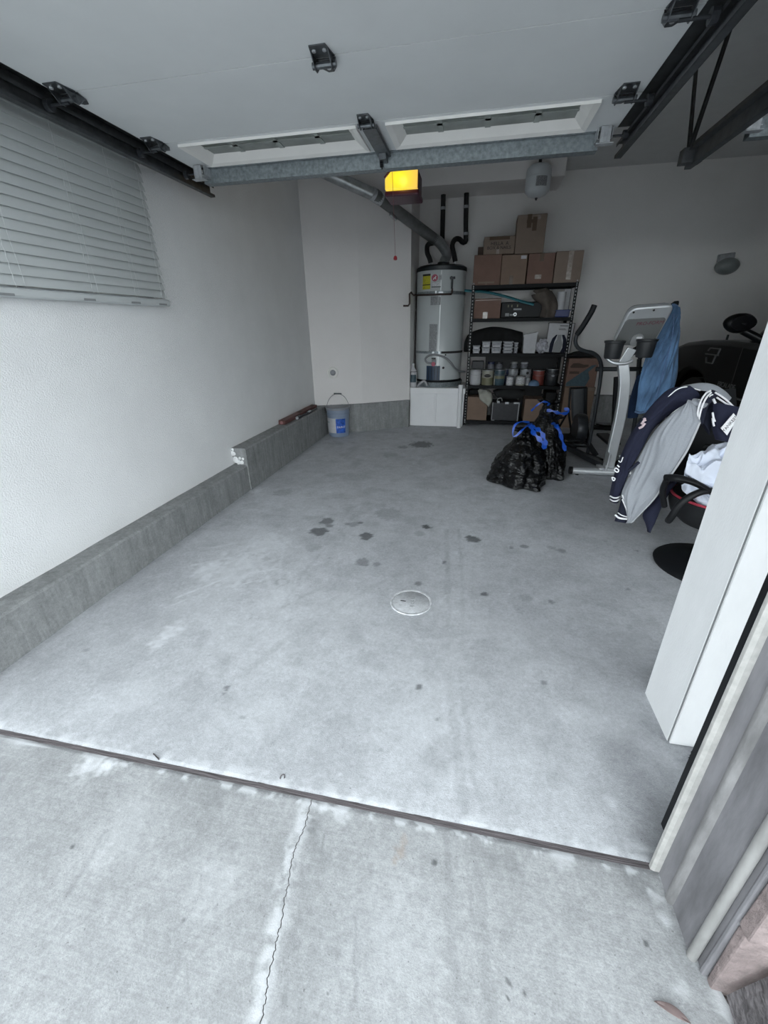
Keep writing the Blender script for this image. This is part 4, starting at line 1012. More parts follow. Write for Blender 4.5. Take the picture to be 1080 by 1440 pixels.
def carton(x0, x1, y0, y1, z0, z1, label, mat, group, tapes=(), marks=None, lab=None, flap=None, rotz=0.0, cut=None):
    t = thing('cardboard_box', label, 'box', ((x0+x1)/2, (y0+y1)/2, z0), group)
    b = MB(); n = 4
    w, d, h = x1-x0, y1-y0, z1-z0; cx_, cy_ = (x0+x1)/2, (y0+y1)/2
    Rm = Matrix.Translation((cx_, cy_, z0)) @ Matrix.Rotation(rotz, 4, 'Z')
    b.box(-w/2, w/2, -d/2, d/2, 0, h, Rm)
    b.build('box_body', mat, t, bevel=.006)
    b = MB(); b.box(-w/2+.004, w/2-.004, -d/2-.0006, -d/2+.004, h-.006, h-.0035, Rm); b.box(-.0015, .0015, -d/2+.01, d/2-.01, h-.001, h+.0008, Rm); b.build('flap_seam', card_in, t)
    for (u, tw, tz0, tz1, tm) in tapes:
        b = MB(); b.box(u-tw/2, u+tw/2, -d/2-.0012, -d/2+.001, h*tz0, h*tz1, Rm)
        if tz1 > .98: b.box(u-tw/2, u+tw/2, -d/2-.0012, d/2, h-.001, h+.0012, Rm)
        b.build('tape', tm, t)
    if lab:
        b = MB(); u, v, lw, lh, lm = lab; b.box(u-lw/2, u+lw/2, -d/2-.0018, -d/2+.001, v-lh/2, v+lh/2, Rm); b.build('shipping_label', lm, t)
    for mk in (marks or []):
        s_, size, u, v = mk
        R3 = Matrix.Rotation(rotz, 3, 'Z') @ FACE_FRONT
        text(s_, size, Rm @ Vector((u, -d/2-.0016, v)), R3, ink, t, ext=.0008)
    return t
G1 = 'cartons on the top shelf'
zt = SHZ[4]+.001
carton(-.082, .252, 6.135, 6.52, zt, zt+.335, 'reddish brown carton at the left end of the shelf top under the stencilled box', card_red, G1, tapes=[(0,.02,.02,.10,card_pale)], lab=(.0,.03,.20,.02,card_pale))
carton(.256, .558, 6.13, 6.51, zt, zt+.322, 'tan carton with a small white sticker at its upper right corner, in the shelf-top row', card, G1, tapes=[(-.02,.045,0,.3,tape_m)], lab=(.105,.29,.065,.035,paper))
carton(.572, .878, 6.135, 6.52, zt, zt+.325, 'brown carton with a pale mark near its lower middle, under the tall box', card_red, G1, tapes=[(.0,.05,.74,1.0,tape_m)], lab=(-.02,.075,.075,.045,clear_tape))
carton(.888, 1.198, 6.135, 6.52, zt, zt+.337, 'tan carton with shiny tape down its front at the right end of the shelf top', card_pale, G1, tapes=[(.015,.055,.1,1.0,clear_tape)])
carton(.020, .388, 6.16, 6.46, zt+.336, zt+.336+.190, 'low stencilled carton lying on top of the shelf-top row beside the tall box', card_pale, G1, tapes=[(-.01,.035,0,.30,clear_tape), (.0,.24,.80,.97,tape_m)], marks=[('HELLA  A', .052, .005, .112), ('BOX & NAILS', .048, .0, .068)], rotz=.02)
carton(-.045, .020, 6.25, 6.42, zt+.336, zt+.336+.10, 'small dark brown carton end left of the stencilled box', card_in, G1)
tb_ = carton(.400, .735, 6.16, 6.47, zt+.330, zt+.330+.400, 'tall tan carton with crossed tape, highest of all the boxes', card_pale, G1, tapes=[(-.03,.05,.66,1.0,tape_m), (.035,.05,.58,.93,tape_m), (.0,.12,.78,.87,tape_m), (.075,.04,.86,.97,clear_tape)], rotz=-.02)
carton(-.045, .292, 6.14, 6.50, SHZ[3]+.001, SHZ[3]+.235, 'wide carton on the second shelf from the top beside the tackle box', card_red, 'cartons on lower shelves', tapes=[(-.02,.06,.0,.32,clear_tape), (0,.337,.90,.93,tape_m)])
b = MB(); b.box(.30, .86, 6.235, 6.50, SHZ[3]+.001, SHZ[3]+.19); tk = b.build('tool_case', black_pl, bevel=.012); tag(tk, 'black hard case on the second shelf with a bright round lock', 'case')
b = MB(); b.box(.46,.56,6.231,6.235,SHZ[3]+.095,SHZ[3]+.115); b.build('badge', grey_lab, tk); disc((.485, 6.229, SHZ[3]+.045), .022, bright_zinc, 'lock', tk); disc((.485, 6.224, SHZ[3]+.045), .010, ink, 'keyhole', tk)
b = MB(); b.box(.36,.41,6.222,6.236,SHZ[3]+.025,SHZ[3]+.06); b.build('latch', grey_pl, tk); b = MB(); b.box(.42,.46,6.225,6.236,SHZ[3]+.03,SHZ[3]+.05); b.build('latch', grey_pl, tk)
for x in (.385,.43,.50):
    b = MB(); b.box(x,x+.012,6.230,6.236,SHZ[3]+.130,SHZ[3]+.158); b.build('clip', can_olive, tk)
b = MB(); b.tube(resample([(-.180,6.18,1.726),(-.10,6.18,1.718),(.10,6.18,1.700),(.35,6.18,1.642),(.55,6.18,1.583),(.70,6.18,1.545)], 30), .020, 10, flat=.6)
yp = b.build('teal_pole', teal_m, smooth=True); tag(yp, 'long teal pole lying aslant on the second shelf and poking out left', 'pole')
def sack(name, label, cat, mat, left, right, thick, **kw):
    b = MB(); b.loft(left, right, thick, **kw); o = b.build(name, mat, smooth=True); return tag(o, label, cat)
sack('paper_sack', 'crumpled brown sack on the second shelf near its right post', 'sack', sack_m, [(.66,6.22,1.655),(.70,6.22,1.60),(.80,6.20,1.53),(.79,6.20,1.394)], [(.90,6.22,1.70),(.96,6.21,1.62),(1.00,6.20,1.52),(.985,6.20,1.394)], .07, rows=20, cols=12, wr=.05, wscale=11)
sack('paper_sack', 'folded brown sheet leaning over the crumpled sack', 'sack', sack_m, [(.68,6.32,1.71),(.74,6.30,1.66),(.83,6.28,1.60)], [(.86,6.33,1.735),(.93,6.32,1.68),(.98,6.30,1.56)], .03, rows=12, cols=8, wr=.03, wscale=14)
b = MB(); b.lathe([(.05,SHZ[3]+.089),(.052,SHZ[3]+.10),(.052,SHZ[3]+.29),(.012,SHZ[3]+.29),(.012,SHZ[3]+.26),(0,SHZ[3]+.26)], (1.03,6.24,0), 22); pt = b.build('paper_roll', paper, smooth=True); tag(pt, 'white paper roll standing on a blue bin by the right post', 'paper roll')
b = MB(); b.box(1.07,1.15,6.33,6.37,SHZ[3]+.001,SHZ[3]+.33); tag(b.build('white_board', paper, bevel=.003), 'white panel leaning behind the paper roll on the second shelf', 'board')
b = MB(); b.box(.965,1.14,6.15,6.32,SHZ[3]+.001,SHZ[3]+.088); bb = b.build('storage_bin', blue_pl, bevel=.01); tag(bb, 'small deep blue bin under the paper roll', 'bin')
b = MB(); b.box(.955,1.15,6.14,6.33,SHZ[3]+.075,SHZ[3]+.086); b.build('rim', blue_pl, bb, bevel=.003)
# middle shelf
z3 = SHZ[2]
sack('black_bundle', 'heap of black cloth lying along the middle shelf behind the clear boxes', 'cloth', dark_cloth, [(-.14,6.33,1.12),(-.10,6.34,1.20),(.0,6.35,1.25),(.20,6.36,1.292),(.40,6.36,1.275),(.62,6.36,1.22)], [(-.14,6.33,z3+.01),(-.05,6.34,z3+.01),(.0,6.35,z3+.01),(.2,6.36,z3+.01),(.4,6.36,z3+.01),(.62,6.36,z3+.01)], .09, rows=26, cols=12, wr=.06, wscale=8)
def clearbox(x0, x1, z0, z1, label, y0=6.15, y1=6.27):
    t = thing('clear_box', label, 'storage box', ((x0+x1)/2, (y0+y1)/2, z0), 'clear plastic boxes on the middle shelf')
    b = MB(); b.box(x0+.004, x1-.004, y0, y1, z0, z1-.012); b.build('tub', jar_glass, t, bevel=.004)
    b = MB(); b.box(x0, x1, y0-.004, y1+.004, z1-.014, z1); b.build('lid', grey_lab, t, bevel=.003)
    b = MB(); b.box(x0+.02, x1-.02, y0-.002, y0, z0+.01, z0+.02); b.build('contents', paper, t)
nm = ['bottom left', 'top left']
def stackrow(x0, x1, hs, where, y0=6.15):
    z = z3+.001
    for i, h in enumerate(hs):
        pos = ['lowest', 'second', 'third', 'fourth'][i] if i < len(hs)-1 else 'topmost'
        clearbox(x0, x1, z, z+h-.001, 'small clear box, %s in the %s stack on the middle shelf' % (pos, where), y0); z += h
stackrow(-.025, .072, [.05, .05], 'leftmost short'); stackrow(.095, .205, [.075, .075], 'blue-grey second'); stackrow(.220, .350, [.075, .075], 'third'); stackrow(.370, .500, [.038, .040, .036, .036], 'four-high'); stackrow(.51, .565, [.075, .06], 'narrow dark fifth', 6.17)
wbx = thing('bag_box', 'open topped white carton on the middle shelf', 'box', (.70, 6.2, z3))
b = MB(); vs = [(.630,6.15,z3+.001),(.785,6.15,z3+.001),(.785,6.30,z3+.001),(.63,6.30,z3+.001),(.622,6.15,z3+.225),(.790,6.15,z3+.260),(.79,6.30,z3+.26),(.622,6.30,z3+.225)]
b.add(vs, [(0,1,5,4),(1,2,6,5),(2,3,7,6),(3,0,4,7),(0,3,2,1),(4,5,6,7)]); b.build('box_body', paper, wbx, bevel=.004)
b = MB(); b.add([(.615,6.143,z3+.20),(.795,6.143,z3+.235),(.795,6.143,z3+.262),(.615,6.143,z3+.227),(.615,6.15,z3+.20),(.795,6.15,z3+.235),(.795,6.15,z3+.262),(.615,6.15,z3+.227)], [(0,1,2,3),(7,6,5,4),(0,4,5,1),(3,2,6,7),(0,3,7,4),(1,5,6,2)]); b.build('lid_rim', paper, wbx)
b = MB(); blob(b, (.865,6.20,z3+.085), .085, .85, .8, 1.0, 2.2, .45, 2.6, 28, 18); pb = b.build('plastic_wrap', M_('crinkled_white_film', (.52,.52,.57), .25, var=.4, vs=26), smooth=True); tag(pb, 'crumpled white plastic bag with dark print beside the white carton', 'plastic bag')
pbx = thing('picture_box', 'flat white box with a picture of a grey bottle leaning at the right post', 'box', (1.08, 6.24, z3))
M0 = Matrix.Translation((1.070, 6.19, z3+.008)) @ Matrix.Rotation(math.radians(-4), 4, 'X') @ Matrix.Rotation(math.radians(2), 4, 'Y')
b = MB(); b.box(-.155,.155,0,.09,0,.355,M0); b.build('box_body', paper, pbx, bevel=.003)
b = MB(); b.box(-.157,.157,-.002,.09,.350,.358,M0); b.box(.149,.157,-.0015,.09,0,.355,M0); b.build('dark_edge', ink, pbx)
def flat(poly, M, y0, y1): 
    n = len(poly); vs = [M @ Vector((x, y0, z)) for x, z in poly] + [M @ Vector((x, y1, z)) for x, z in poly]
    return vs, [tuple(range(n)), tuple(range(2*n-1, n-1, -1))] + [(i, n+i, n+(i+1)%n, (i+1)%n) for i in range(n)]
b = MB(); b.add(*flat([(-.11,.0),(-.11,.10),(-.09,.17),(-.05,.215),(-.035,.215),(-.06,.13),(-.07,.0)], M0, -.0025, 0)); b.add(*flat([(.03,.0),(.05,.06),(.045,.15),(.02,.215),(.05,.215),(.085,.16),(.10,.08),(.09,.0)], M0, -.0025, 0)); b.build('dark_picture', navy_blk, pbx)
b = MB(); b.add(*flat([(-.065,.0),(-.06,.10),(-.03,.16),(-.03,.215),(.015,.215),(.02,.16),(.045,.10),(.03,.0)], M0, -.003, 0)); b.build('bottle_picture', grey_pl, pbx)
b = MB(); b.box(-.02,.075,-.0024,0,.318,.326,M0); b.box(-.03,.05,-.0024,0,.285,.29,M0); b.box(-.03,.06,-.0024,0,.272,.277,M0); b.build('print_line', ink, pbx)
# paint cans
def can(x, y, z, r, h, body, label, band=None, top=can_steel, mark=None):
    t = thing('paint_can', label, 'paint can', (x, y, z), 'paint cans on the fourth shelf')
    b = MB(); b.lathe([(r*.97,0),(r,.004),(r,h-.006),(r*.97,h)], (x,y,z), 26); b.build('can_body', body, t, smooth=True)
    b = MB(); b.lathe([(r*1.03,h-.012),(r*1.03,h-.001),(r*.94,h+.001),(r*.90,h-.006),(0,h-.006)], (x,y,z), 26); b.build('lid', top, t, smooth=True)
    if band:
        b = MB(); b.lathe([(r*1.008,h*band[0]),(r*1.008,h*band[1])], (x,y,z), 14, band[3] if len(band)>3 else -1.3, band[4] if len(band)>4 else 1.3); b.build('label', band[2], t)
    if mark:
        b = MB(); b.lathe([(0,-.001),(mark[1],-.001),(mark[1],.001),(0,.001)], (x+mark[0], y-r-.0005, z+mark[2]), 14, M=RB@Matrix.Diagonal((1,mark[4],1))); b.build('label_mark', mark[3], t)
    b = MB(); b.tube([(x-r*1.03,y,z+h*.82)] + [(x-r*1.05*math.cos(a), y-r*.55-.03*math.sin(a)-r*.5, z+h*.80-.03*math.sin(a)) for a in np.linspace(.35, PI-.35, 9)] + [(x+r*1.03,y,z+h*.82)], .0017, 5); b.build('bail', can_steel, t)
z4 = SHZ[1]+.001
can(.037, 6.22, z4, .078, .205, can_white, 'plain white paint can at the left end of the paint shelf', (.1,.85,paper))
can(.205, 6.22, z4, .080, .200, can_cream, 'cream paint can with a dark oval on its label', (.02,.48,can_olive), mark=(-.005,.045,.125,ink,.5))
b = MB(); b.tube([(.300,6.17,z4),(.300,6.17,z4+.125)], .009, 8); tag(b.build('brush_handle', rag_m), 'pale stick standing between the cream and the dark teal can', 'stick')
can(.362, 6.205, z4, .072, .205, can_teal, 'dark teal paint can with an olive band', (.42,.60,can_olive))
can(.450, 6.39, z4, .060, .20, can_navy, 'dark navy paint can set back behind the teal can', (.3,.8,can_navy))
can(.505, 6.19, z4, .048, .118, can_white, 'small white printed can in the front of the paint shelf', (.15,.85,print_white))
can(.548, 6.315, z4, .066, .205, can_steel, 'bare steel paint can behind the small white printed can', (.55,.9,grey_lab))
can(.645, 6.20, z4, .062, .122, can_cream, 'squat cream can with a white print panel', (.15,.88,print_white))
can(.712, 6.31, z4, .074, .205, grey_lab, 'grey paint can with a dark round spot on its side', mark=(.02,.018,.155,ink,1.0))
can(.745, 6.21, z4, .030, .10, can_white, 'slim white tin at the right of the squat cream can', (.2,.8,grey_lab))
b = MB(); b.lathe([(.075,0),(.072,.02),(.05,.055),(.02,.072),(0,.075)], (.825,6.19,z4), 24); fn = b.build('blue_cap', M_('pale_blue_plastic', (.12,.20,.33), .45, var=.1), smooth=True); tag(fn, 'pale blue plastic dome sitting before the red can', 'lid')
can(.885, 6.28, z4, .076, .195, can_red, 'red paint can behind the pale blue dome', (.1,.9,can_red))
can(1.055, 6.24, z4, .080, .215, dark_grey, 'dark grey paint can near the right post', (.35,.8,case_m), mark=(.0,.02,.13,grey_lab,.8))
b = MB(); b.box(-.02,.14,6.33,6.47,z4,z4+.30); tag(b.build('grey_tin', case_m, bevel=.008), 'dark grey square tin behind the white paint can', 'tin')
for i_, x in enumerate((.245,.36,.56,.70)):
    jt = thing('glass_jar', ['dim jar with a bluish lid behind the cream can','dim jar behind the dark teal can','dim jar behind the steel can','dim jar behind the grey can'][i_], 'jar', (x,6.435,z4), 'jars at the back of the paint shelf')
    b = MB(); b.lathe([(.048,0),(.050,.01),(.050,.24),(.040,.26)], (x,6.435,z4), 18); b.build('jar_body', jar_glass, jt, smooth=True)
    b = MB(); b.lathe([(.05,.258),(.05,.285),(0,.287)], (x,6.435,z4), 18); b.build('lid', [can_navy,case_m,grey_pl,grey_lab][i_], jt, smooth=True)
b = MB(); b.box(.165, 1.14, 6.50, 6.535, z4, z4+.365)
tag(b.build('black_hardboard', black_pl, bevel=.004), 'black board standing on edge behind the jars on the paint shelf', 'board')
# bottom shelf
z5 = SHZ[0]+.001
carton(-.045, .235, 6.14, 6.45, z5, z5+.325, 'plain brown carton at the left of the bottom shelf under a rag', card, 'cartons on lower shelves')
sack('cream_rag', 'cream rag hanging over the corner of the bottom shelf carton', 'rag', rag_m, [(.085,6.20,.475),(.10,6.135,.44),(.125,6.125,.36),(.235,6.125,.275)], [(.26,6.20,.465),(.285,6.14,.43),(.290,6.125,.34),(.26,6.125,.265)], .028, rows=18, cols=10, wr=.035, wscale=16)
sack('black_bundle', 'black cloth stuffed behind the rag on the bottom shelf', 'cloth', dark_cloth, [(-.04,6.30,.47),(.02,6.32,.49),(.10,6.33,.485)], [(-.04,6.30,.398),(.02,6.3,.398),(.10,6.33,.398)], .06, rows=10, cols=8, wr=.03)
cs = thing('case', 'dark grey hard case with pale edging on the bottom shelf', 'case', (.48, 6.25, z5))
b = MB(); b.box(.300,.665,6.14,6.45,z5,z5+.255); b.build('shell', case_m, cs, bevel=.01)
b = MB(); b.box(.298,.310,6.134,6.15,z5,z5+.258); b.box(.653,.667,6.134,6.15,z5,z5+.258); b.box(.30,.345,6.134,6.15,z5+.0,z5+.014); b.build('edge_strip', grey_lab, cs)
b = MB(); b.box(.36,.395,6.13,6.145,z5+.245,z5+.275); b.box(.585,.65,6.13,6.145,z5+.24,z5+.262); b.box(.47,.52,6.13,6.145,z5+.235,z5+.262); b.build('latch', bright_zinc, cs, bevel=.003)
b = MB(); b.tube(resample([(.36,6.14,.335),(.37,6.13,.375),(.41,6.13,.385),(.43,6.14,.345)], 16), .008, 8); b.build('handle', grey_pl, cs)
b = MB(); b.box(1.0, 1.14, 6.16, 6.48, z5, z5+.40); tag(b.build('black_tote', black_pl, bevel=.015), 'black plastic tote at the right end of the bottom shelf', 'tote')
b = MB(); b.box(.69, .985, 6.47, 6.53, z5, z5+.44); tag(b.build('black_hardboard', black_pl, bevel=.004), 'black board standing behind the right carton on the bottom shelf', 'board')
carton(.735, .98, 6.15, 6.45, z5, z5+.31, 'brown carton on the bottom shelf partly hidden by the black bags', card, 'cartons on lower shelves')
sack('dark_bundle', 'dark cloth roll lying on the case on the bottom shelf', 'cloth', M_('charcoal_cloth', (.02,.021,.022), .95, var=.2), [(.30,6.32,.46),(.45,6.33,.515),(.60,6.33,.51),(.72,6.33,.47)], [(.36,6.32,.36),(.45,6.33,.345),(.60,6.33,.345),(.70,6.33,.36)], .08, rows=18, cols=10, wr=.04)

# ------------------------------------------------------------------ pail, tools on the curb, cleanout cover
pa = thing('pail', 'blue-grey plastic pail with lid and wire bail in the far left corner', 'pail', (-1.69, 5.262, 0))
PC = (-1.690, 5.262, 0)
b = MB(); b.lathe([(.128,.0),(.132,.006),(.143,.28),(.150,.283),(.151,.298),(.1455,.301),(.1455,.318),(.152,.321),(.152,.335),(.147,.34),(.147,.36),(0,.36)], PC, 36); b.build('pail_body', pail_m, pa, smooth=True)
b = MB(); b.lathe([(.150,.345),(.158,.347),(.159,.372),(.150,.378),(.143,.372),(0,.372)], PC, 36); ld = b.build('lid', lid_m, pa, smooth=True)
b = MB()
for k in range(14):
    a = 2*PI*k/14; b.box(-.010,.010,-.003,.003,.348,.37, Matrix.Translation((PC[0]+.158*math.sin(a), PC[1]-.158*math.cos(a), 0)) @ Matrix.Rotation(a, 4, 'Z'))
b.build('lid_tab', lid_m, ld)
b = MB(); b.lathe([(.1365,.055),(.1462,.245)], PC, 12, -1.05, .15); b.build('label', paper, pa, smooth=True)
b = MB(); b.lathe([(.1368,.055),(.1465,.240)], PC, 12, .05, .95); lb2 = b.build('label_panel', label_blue, pa, smooth=True)
b = MB(); b.lathe([(.1372,.165),(.1462,.195)], PC, 5, -1.05, -.65); b.build('label_mark', teal_m, pa)
text('PAINT', .040, (PC[0]+.075, PC[1]-.1355, .135), Matrix.Rotation(.5, 3, 'Z') @ FACE_FRONT, stripe_w, pa)
b = MB(); b.tube([(PC[0]-.155*math.cos(a), PC[1]+.03*math.sin(a), .33+.20*math.sin(a)) for a in np.linspace(0, PI, 25)], .0028, 6); b.tube([(PC[0]-.05,PC[1]+.03,.531),(PC[0]+.05,PC[1]+.03,.531)], .008, 8); b.build('bail', hinge_m, pa)
CT = .376
b = MB(); b.prism([(-1.985,CT+.002),(-1.910,CT+.002),(-1.905,CT+.045),(-1.98,CT+.05)], 'y', 4.10, 5.09)
lv = b.build('wooden_level', wood_red, bevel=.006); tag(lv, 'long red-brown wooden level lying on the high concrete curb', 'level')
b = MB()
for y in (4.55, 4.95): b.box(-1.96,-1.92,y,y+.10,CT+.042,CT+.050)
b.build('groove', card_in, lv); disc((-1.945, 4.098, CT+.025), .016, M_('pink_end', (.30,.15,.15), .6, var=.1), 'end_cap', lv)
b = MB(); b.tube([(-1.885,4.42,CT+.018),(-1.882,5.00,CT+.016)], .010, 10); b.tube([(-1.886,4.38,CT+.02),(-1.885,4.46,CT+.02)], .019, 12); b.tube([(-1.884,4.66,CT+.018),(-1.883,4.80,CT+.018)], .014, 10)
rt = b.build('ratchet', dark_grey, smooth=True); tag(rt, 'dark steel tool with a shiny end lying before the level on the curb', 'tool')
b = MB(); b.tube([(-1.886,4.372,CT+.02),(-1.886,4.385,CT+.02)], .017, 12); b.tube([(-1.8835,4.70,CT+.022),(-1.8835,4.78,CT+.022)], .0135, 10); b.build('shiny_ferrule', bright_zinc, rt, smooth=True)
cv_c = Vector((-0.2337,1.782,0))
cv = thing('cleanout_cover', 'round pale cleanout cover set flush in the garage floor', 'cover', tuple(cv_c))
cover_m = concrete('worn_cover_cement', (0.50, 0.51, 0.53), 0.0, False)
b = MB(); b.lathe([(0,.0035),(.094,.0035),(.096,.002),(.096,-.005)], cv_c, 40); b.build('cover_disc', cover_m, cv, smooth=True)
b = MB(); b.lathe([(.0965,-.004),(.0975,.0045),(.107,.0052),(.110,-.004)], cv_c, 48); b.build('cover_ring', M_('pale_cement_ring', (.56,.57,.59), .8, var=.25, vs=40), cv, smooth=True)
b = MB(); b.box(-.055,-.028,-.003,.003,.0036,.0045, Matrix.Translation(cv_c)); b.build('pick_slot', ink, cv)
text('L L', .030, cv_c+Vector((.004,.022,.0040)), Matrix.Rotation(PI/2, 3, 'Z'), grey_pl, cv, ext=.0006); text('R C', .026, cv_c+Vector((.010,-.022,.0040)), Matrix.Rotation(PI/2, 3, 'Z'), grey_pl, cv, ext=.0006)

# ------------------------------------------------------------------ black rubbish bags
def rubbish_bag(label, c, rx, ry, h, seed, lean=(0,0), corners=(), neck=.10):
    t = thing('rubbish_bag', label, 'bag', (c[0], c[1], 0), 'black rubbish bags')
    nu, nv = 128, 72; vs = []
    for i in range(nv+1):
        t_ = i/nv
        # radius profile: flat wide bottom, slumped belly, gathered neck
        pr = [(0, .0), (.02, .80), (.08, .97), (.22, 1.0), (.42, .86), (.62, .64), (.80, .40), (.90, neck/rx*1.1 if rx else .3), (.94, neck/rx*.8), (1.0, neck/rx*1.9)]
        for (a, ra), (b_, rb) in zip(pr, pr[1:]):
            if a <= t_ <= b_: q = (t_-a)/(b_-a); q = q*q*(3-2*q); rr = ra+(rb-ra)*q; break
        z = h*max(0, (t_-.03)/.97)
        for k in range(nu):
            th = 2*PI*k/nu
            d = Vector((math.cos(th), math.sin(th), 0))
            w = 1+.16*noise.noise(Vector((d.x*1.6+seed, d.y*1.6, t_*2.2))) + .05*noise.noise(Vector((d.x*6+seed, d.y*6, t_*5)))
            rid = 1-abs(noise.noise(Vector((th*2.2+seed*3, t_*3.5, seed))))*1.0
            rid2 = 1-abs(noise.noise(Vector((math.cos(th)*5+seed, math.sin(th)*5, t_*9+seed))))
            rid3 = 1-abs(noise.noise(Vector((math.cos(th)*2.2+seed, math.sin(th)*2.2, t_*16+seed+1.5*d.x))))
            w += .16*(rid-.72)*(.3+t_) + .075*(rid2-.75) + .075*(rid3-.75)*max(0, 1-abs(t_-.25)*2.2)
            for (ca, cs_, cw) in corners:
                da = abs((th-ca+PI) % (2*PI)-PI); w += cs_*math.exp(-(da/cw)**2)*max(0, 1-t_*3.2)
            if t_ > .8: w += .18*math.sin(th*7+seed)*(t_-.8)*5
            vs.append(Vector((c[0]+d.x*rx*rr*w+lean[0]*t_**1.5, c[1]+d.y*ry*rr*w+lean[1]*t_**1.5, max(.002, z*(1+.03*noise.noise(Vector((d.x*2, d.y*2, seed))))))))
    fs = [(i*nu+k, i*nu+(k+1) % nu, (i+1)*nu+(k+1) % nu, (i+1)*nu+k) for i in range(nv) for k in range(nu)]
    b = MB(); b.add(vs, fs); b.build('bag_body', bag_m, t, smooth=True)
    return t
def ribbon(parent, pts, w=.012, n=26):
    P = resample(pts, n); b = MB(); vs = []
    for i, p in enumerate(P):
        tn = (P[min(i+1, n-1)]-P[max(i-1, 0)]).normalized()
        s_ = tn.cross(Vector((0, -1, .2))).normalized(); ww = w*(.75+.35*math.sin(i*.9))
        up_ = s_.cross(tn).normalized()*.0022
        vs += [p-s_*ww-up_, p+s_*ww-up_, p+s_*ww+up_*2, p-s_*ww+up_*2]
    fs = [(4*i+a, 4*i+(a+1) % 4, 4*i+4+(a+1) % 4, 4*i+4+a) for i in range(n-1) for a in range(4)] + [(3,2,1,0), (4*n-4,4*n-3,4*n-2,4*n-1)]
    b.add(vs, fs); return b.build('drawstring', tie_m, parent, smooth=True)
B1 = rubbish_bag('nearest black rubbish bag, slumped with its blue drawstring loop standing up', (.465, 3.79), .240, .26, .47, 1.3, (.03, .06), [(PI*1.07, .40, .26), (PI*1.66, .62, .20)], .05)
ribbon(B1, [(0.5062,3.78,0.5426), (0.4314,3.7,0.5632), (0.3784,3.66,0.5399), (0.367,3.64,0.4714), (0.385,3.62,0.4524), (0.4323,3.63,0.5002), (0.4819,3.7,0.5284), (0.5312,3.78,0.531)], .009)
ribbon(B1, [(0.5155,3.74,0.5268), (0.5349,3.66,0.4846), (0.5763,3.63,0.4448), (0.6208,3.62,0.4004), (0.6397,3.63,0.3556)], .020)
ribbon(B1, [(0.5273,3.73,0.5172), (0.5764,3.65,0.5064), (0.6134,3.63,0.4643), (0.645,3.62,0.3892)], .018)
B2 = rubbish_bag('middle black rubbish bag tied with a blue strip hanging down its right side', (.755, 4.02), .155, .19, .55, 4.1, (-.02, .05), [(PI*1.70, .45, .22)], .05)
ribbon(B2, [(0.732,3.96,0.5051), (0.7454,3.82,0.5042), (0.7806,3.8,0.4417), (0.8162,3.8,0.3612), (0.8435,3.8,0.2986)], .016)
ribbon(B2, [(0.7583,3.9,0.506), (0.7692,3.8,0.4785), (0.8025,3.79,0.4011)], .010)
B3 = rubbish_bag('rear black rubbish bag behind the other two with blue ties at its neck', (.79, 4.46), .20, .20, .62, 7.7, (-.03, .0), [], .05)
ribbon(B3, [(0.582,4.3,0.5465), (0.6232,4.27,0.6069), (0.6769,4.27,0.6413), (0.7352,4.3,0.6243), (0.7302,4.33,0.5989)], .009)
ribbon(B3, [(0.7151,4.24,0.5673), (0.7636,4.22,0.5655), (0.8236,4.22,0.547), (0.8972,4.24,0.5451), (0.9088,4.26,0.5749), (0.8698,4.26,0.5807)], .015)

# ------------------------------------------------------------------ elliptical trainer, jeans, boxes behind it
el = thing('elliptical_trainer', 'silver and dark grey elliptical trainer standing before the back wall', 'exercise machine', (1.33, 4.3, 0))
b = MB(); b.tube([(.990,4.06,.042), (1.62,4.06,.042)], .033, 16); fb = b.build('front_foot', silver, el, smooth=True)
b = MB(); b.tube([(.965,4.06,.042), (.992,4.06,.042)], .036, 16); b.tube([(1.618,4.06,.042), (1.645,4.06,.042)], .036, 16); b.tube([(1.04,4.06,0),(1.04,4.06,.02)], .016, 10); b.tube([(1.57,4.06,0),(1.57,4.06,.02)], .016, 10); b.build('end_cap', black_pl, fb, smooth=True)
MS = resample([(1.315,4.1,0.0274), (1.316,4.1,0.276), (1.321,4.1,0.525), (1.312,4.1,0.7121), (1.292,4.1,0.8623), (1.244,4.1,1.019)], 20)
b = MB(); vs = []
for i, p in enumerate(MS):
    for sx, sy in ((-1,-1),(1,-1),(1,1),(-1,1)): vs.append(p+Vector((sx*.043, sy*.03, 0)))
b.add(vs, [(4*i+a, 4*i+(a+1)%4, 4*i+4+(a+1)%4, 4*i+4+a) for i in range(19) for a in range(4)] + [(3,2,1,0),(76,77,78,79)]); b.build('mast', silver, el, bevel=.008)
b = MB(); b.box(1.22,1.37,4.03,4.16,.06,.085); b.bar((1.269,4.05,0.0695), (1.274,4.05,0.2342), .11, .012); b.build('mast_foot', silver, el, bevel=.004)
b = MB()
for p in ((1.293,4.05,0.2012), (1.377,4.05,0.2051), (1.268,4.03,0.1106), (1.24,4.03,0.0676)): b.tube([Vector(p), Vector(p)+Vector((0,-.02,0))], .011, 8)
b.build('bolt', bright_zinc, el)
b = MB(); b.bar((1.242,4.08,0.9979), (1.287,4.06,1.123), .075, .02, (0,1,0)); b.build('console_neck', silver, el, bevel=.006)
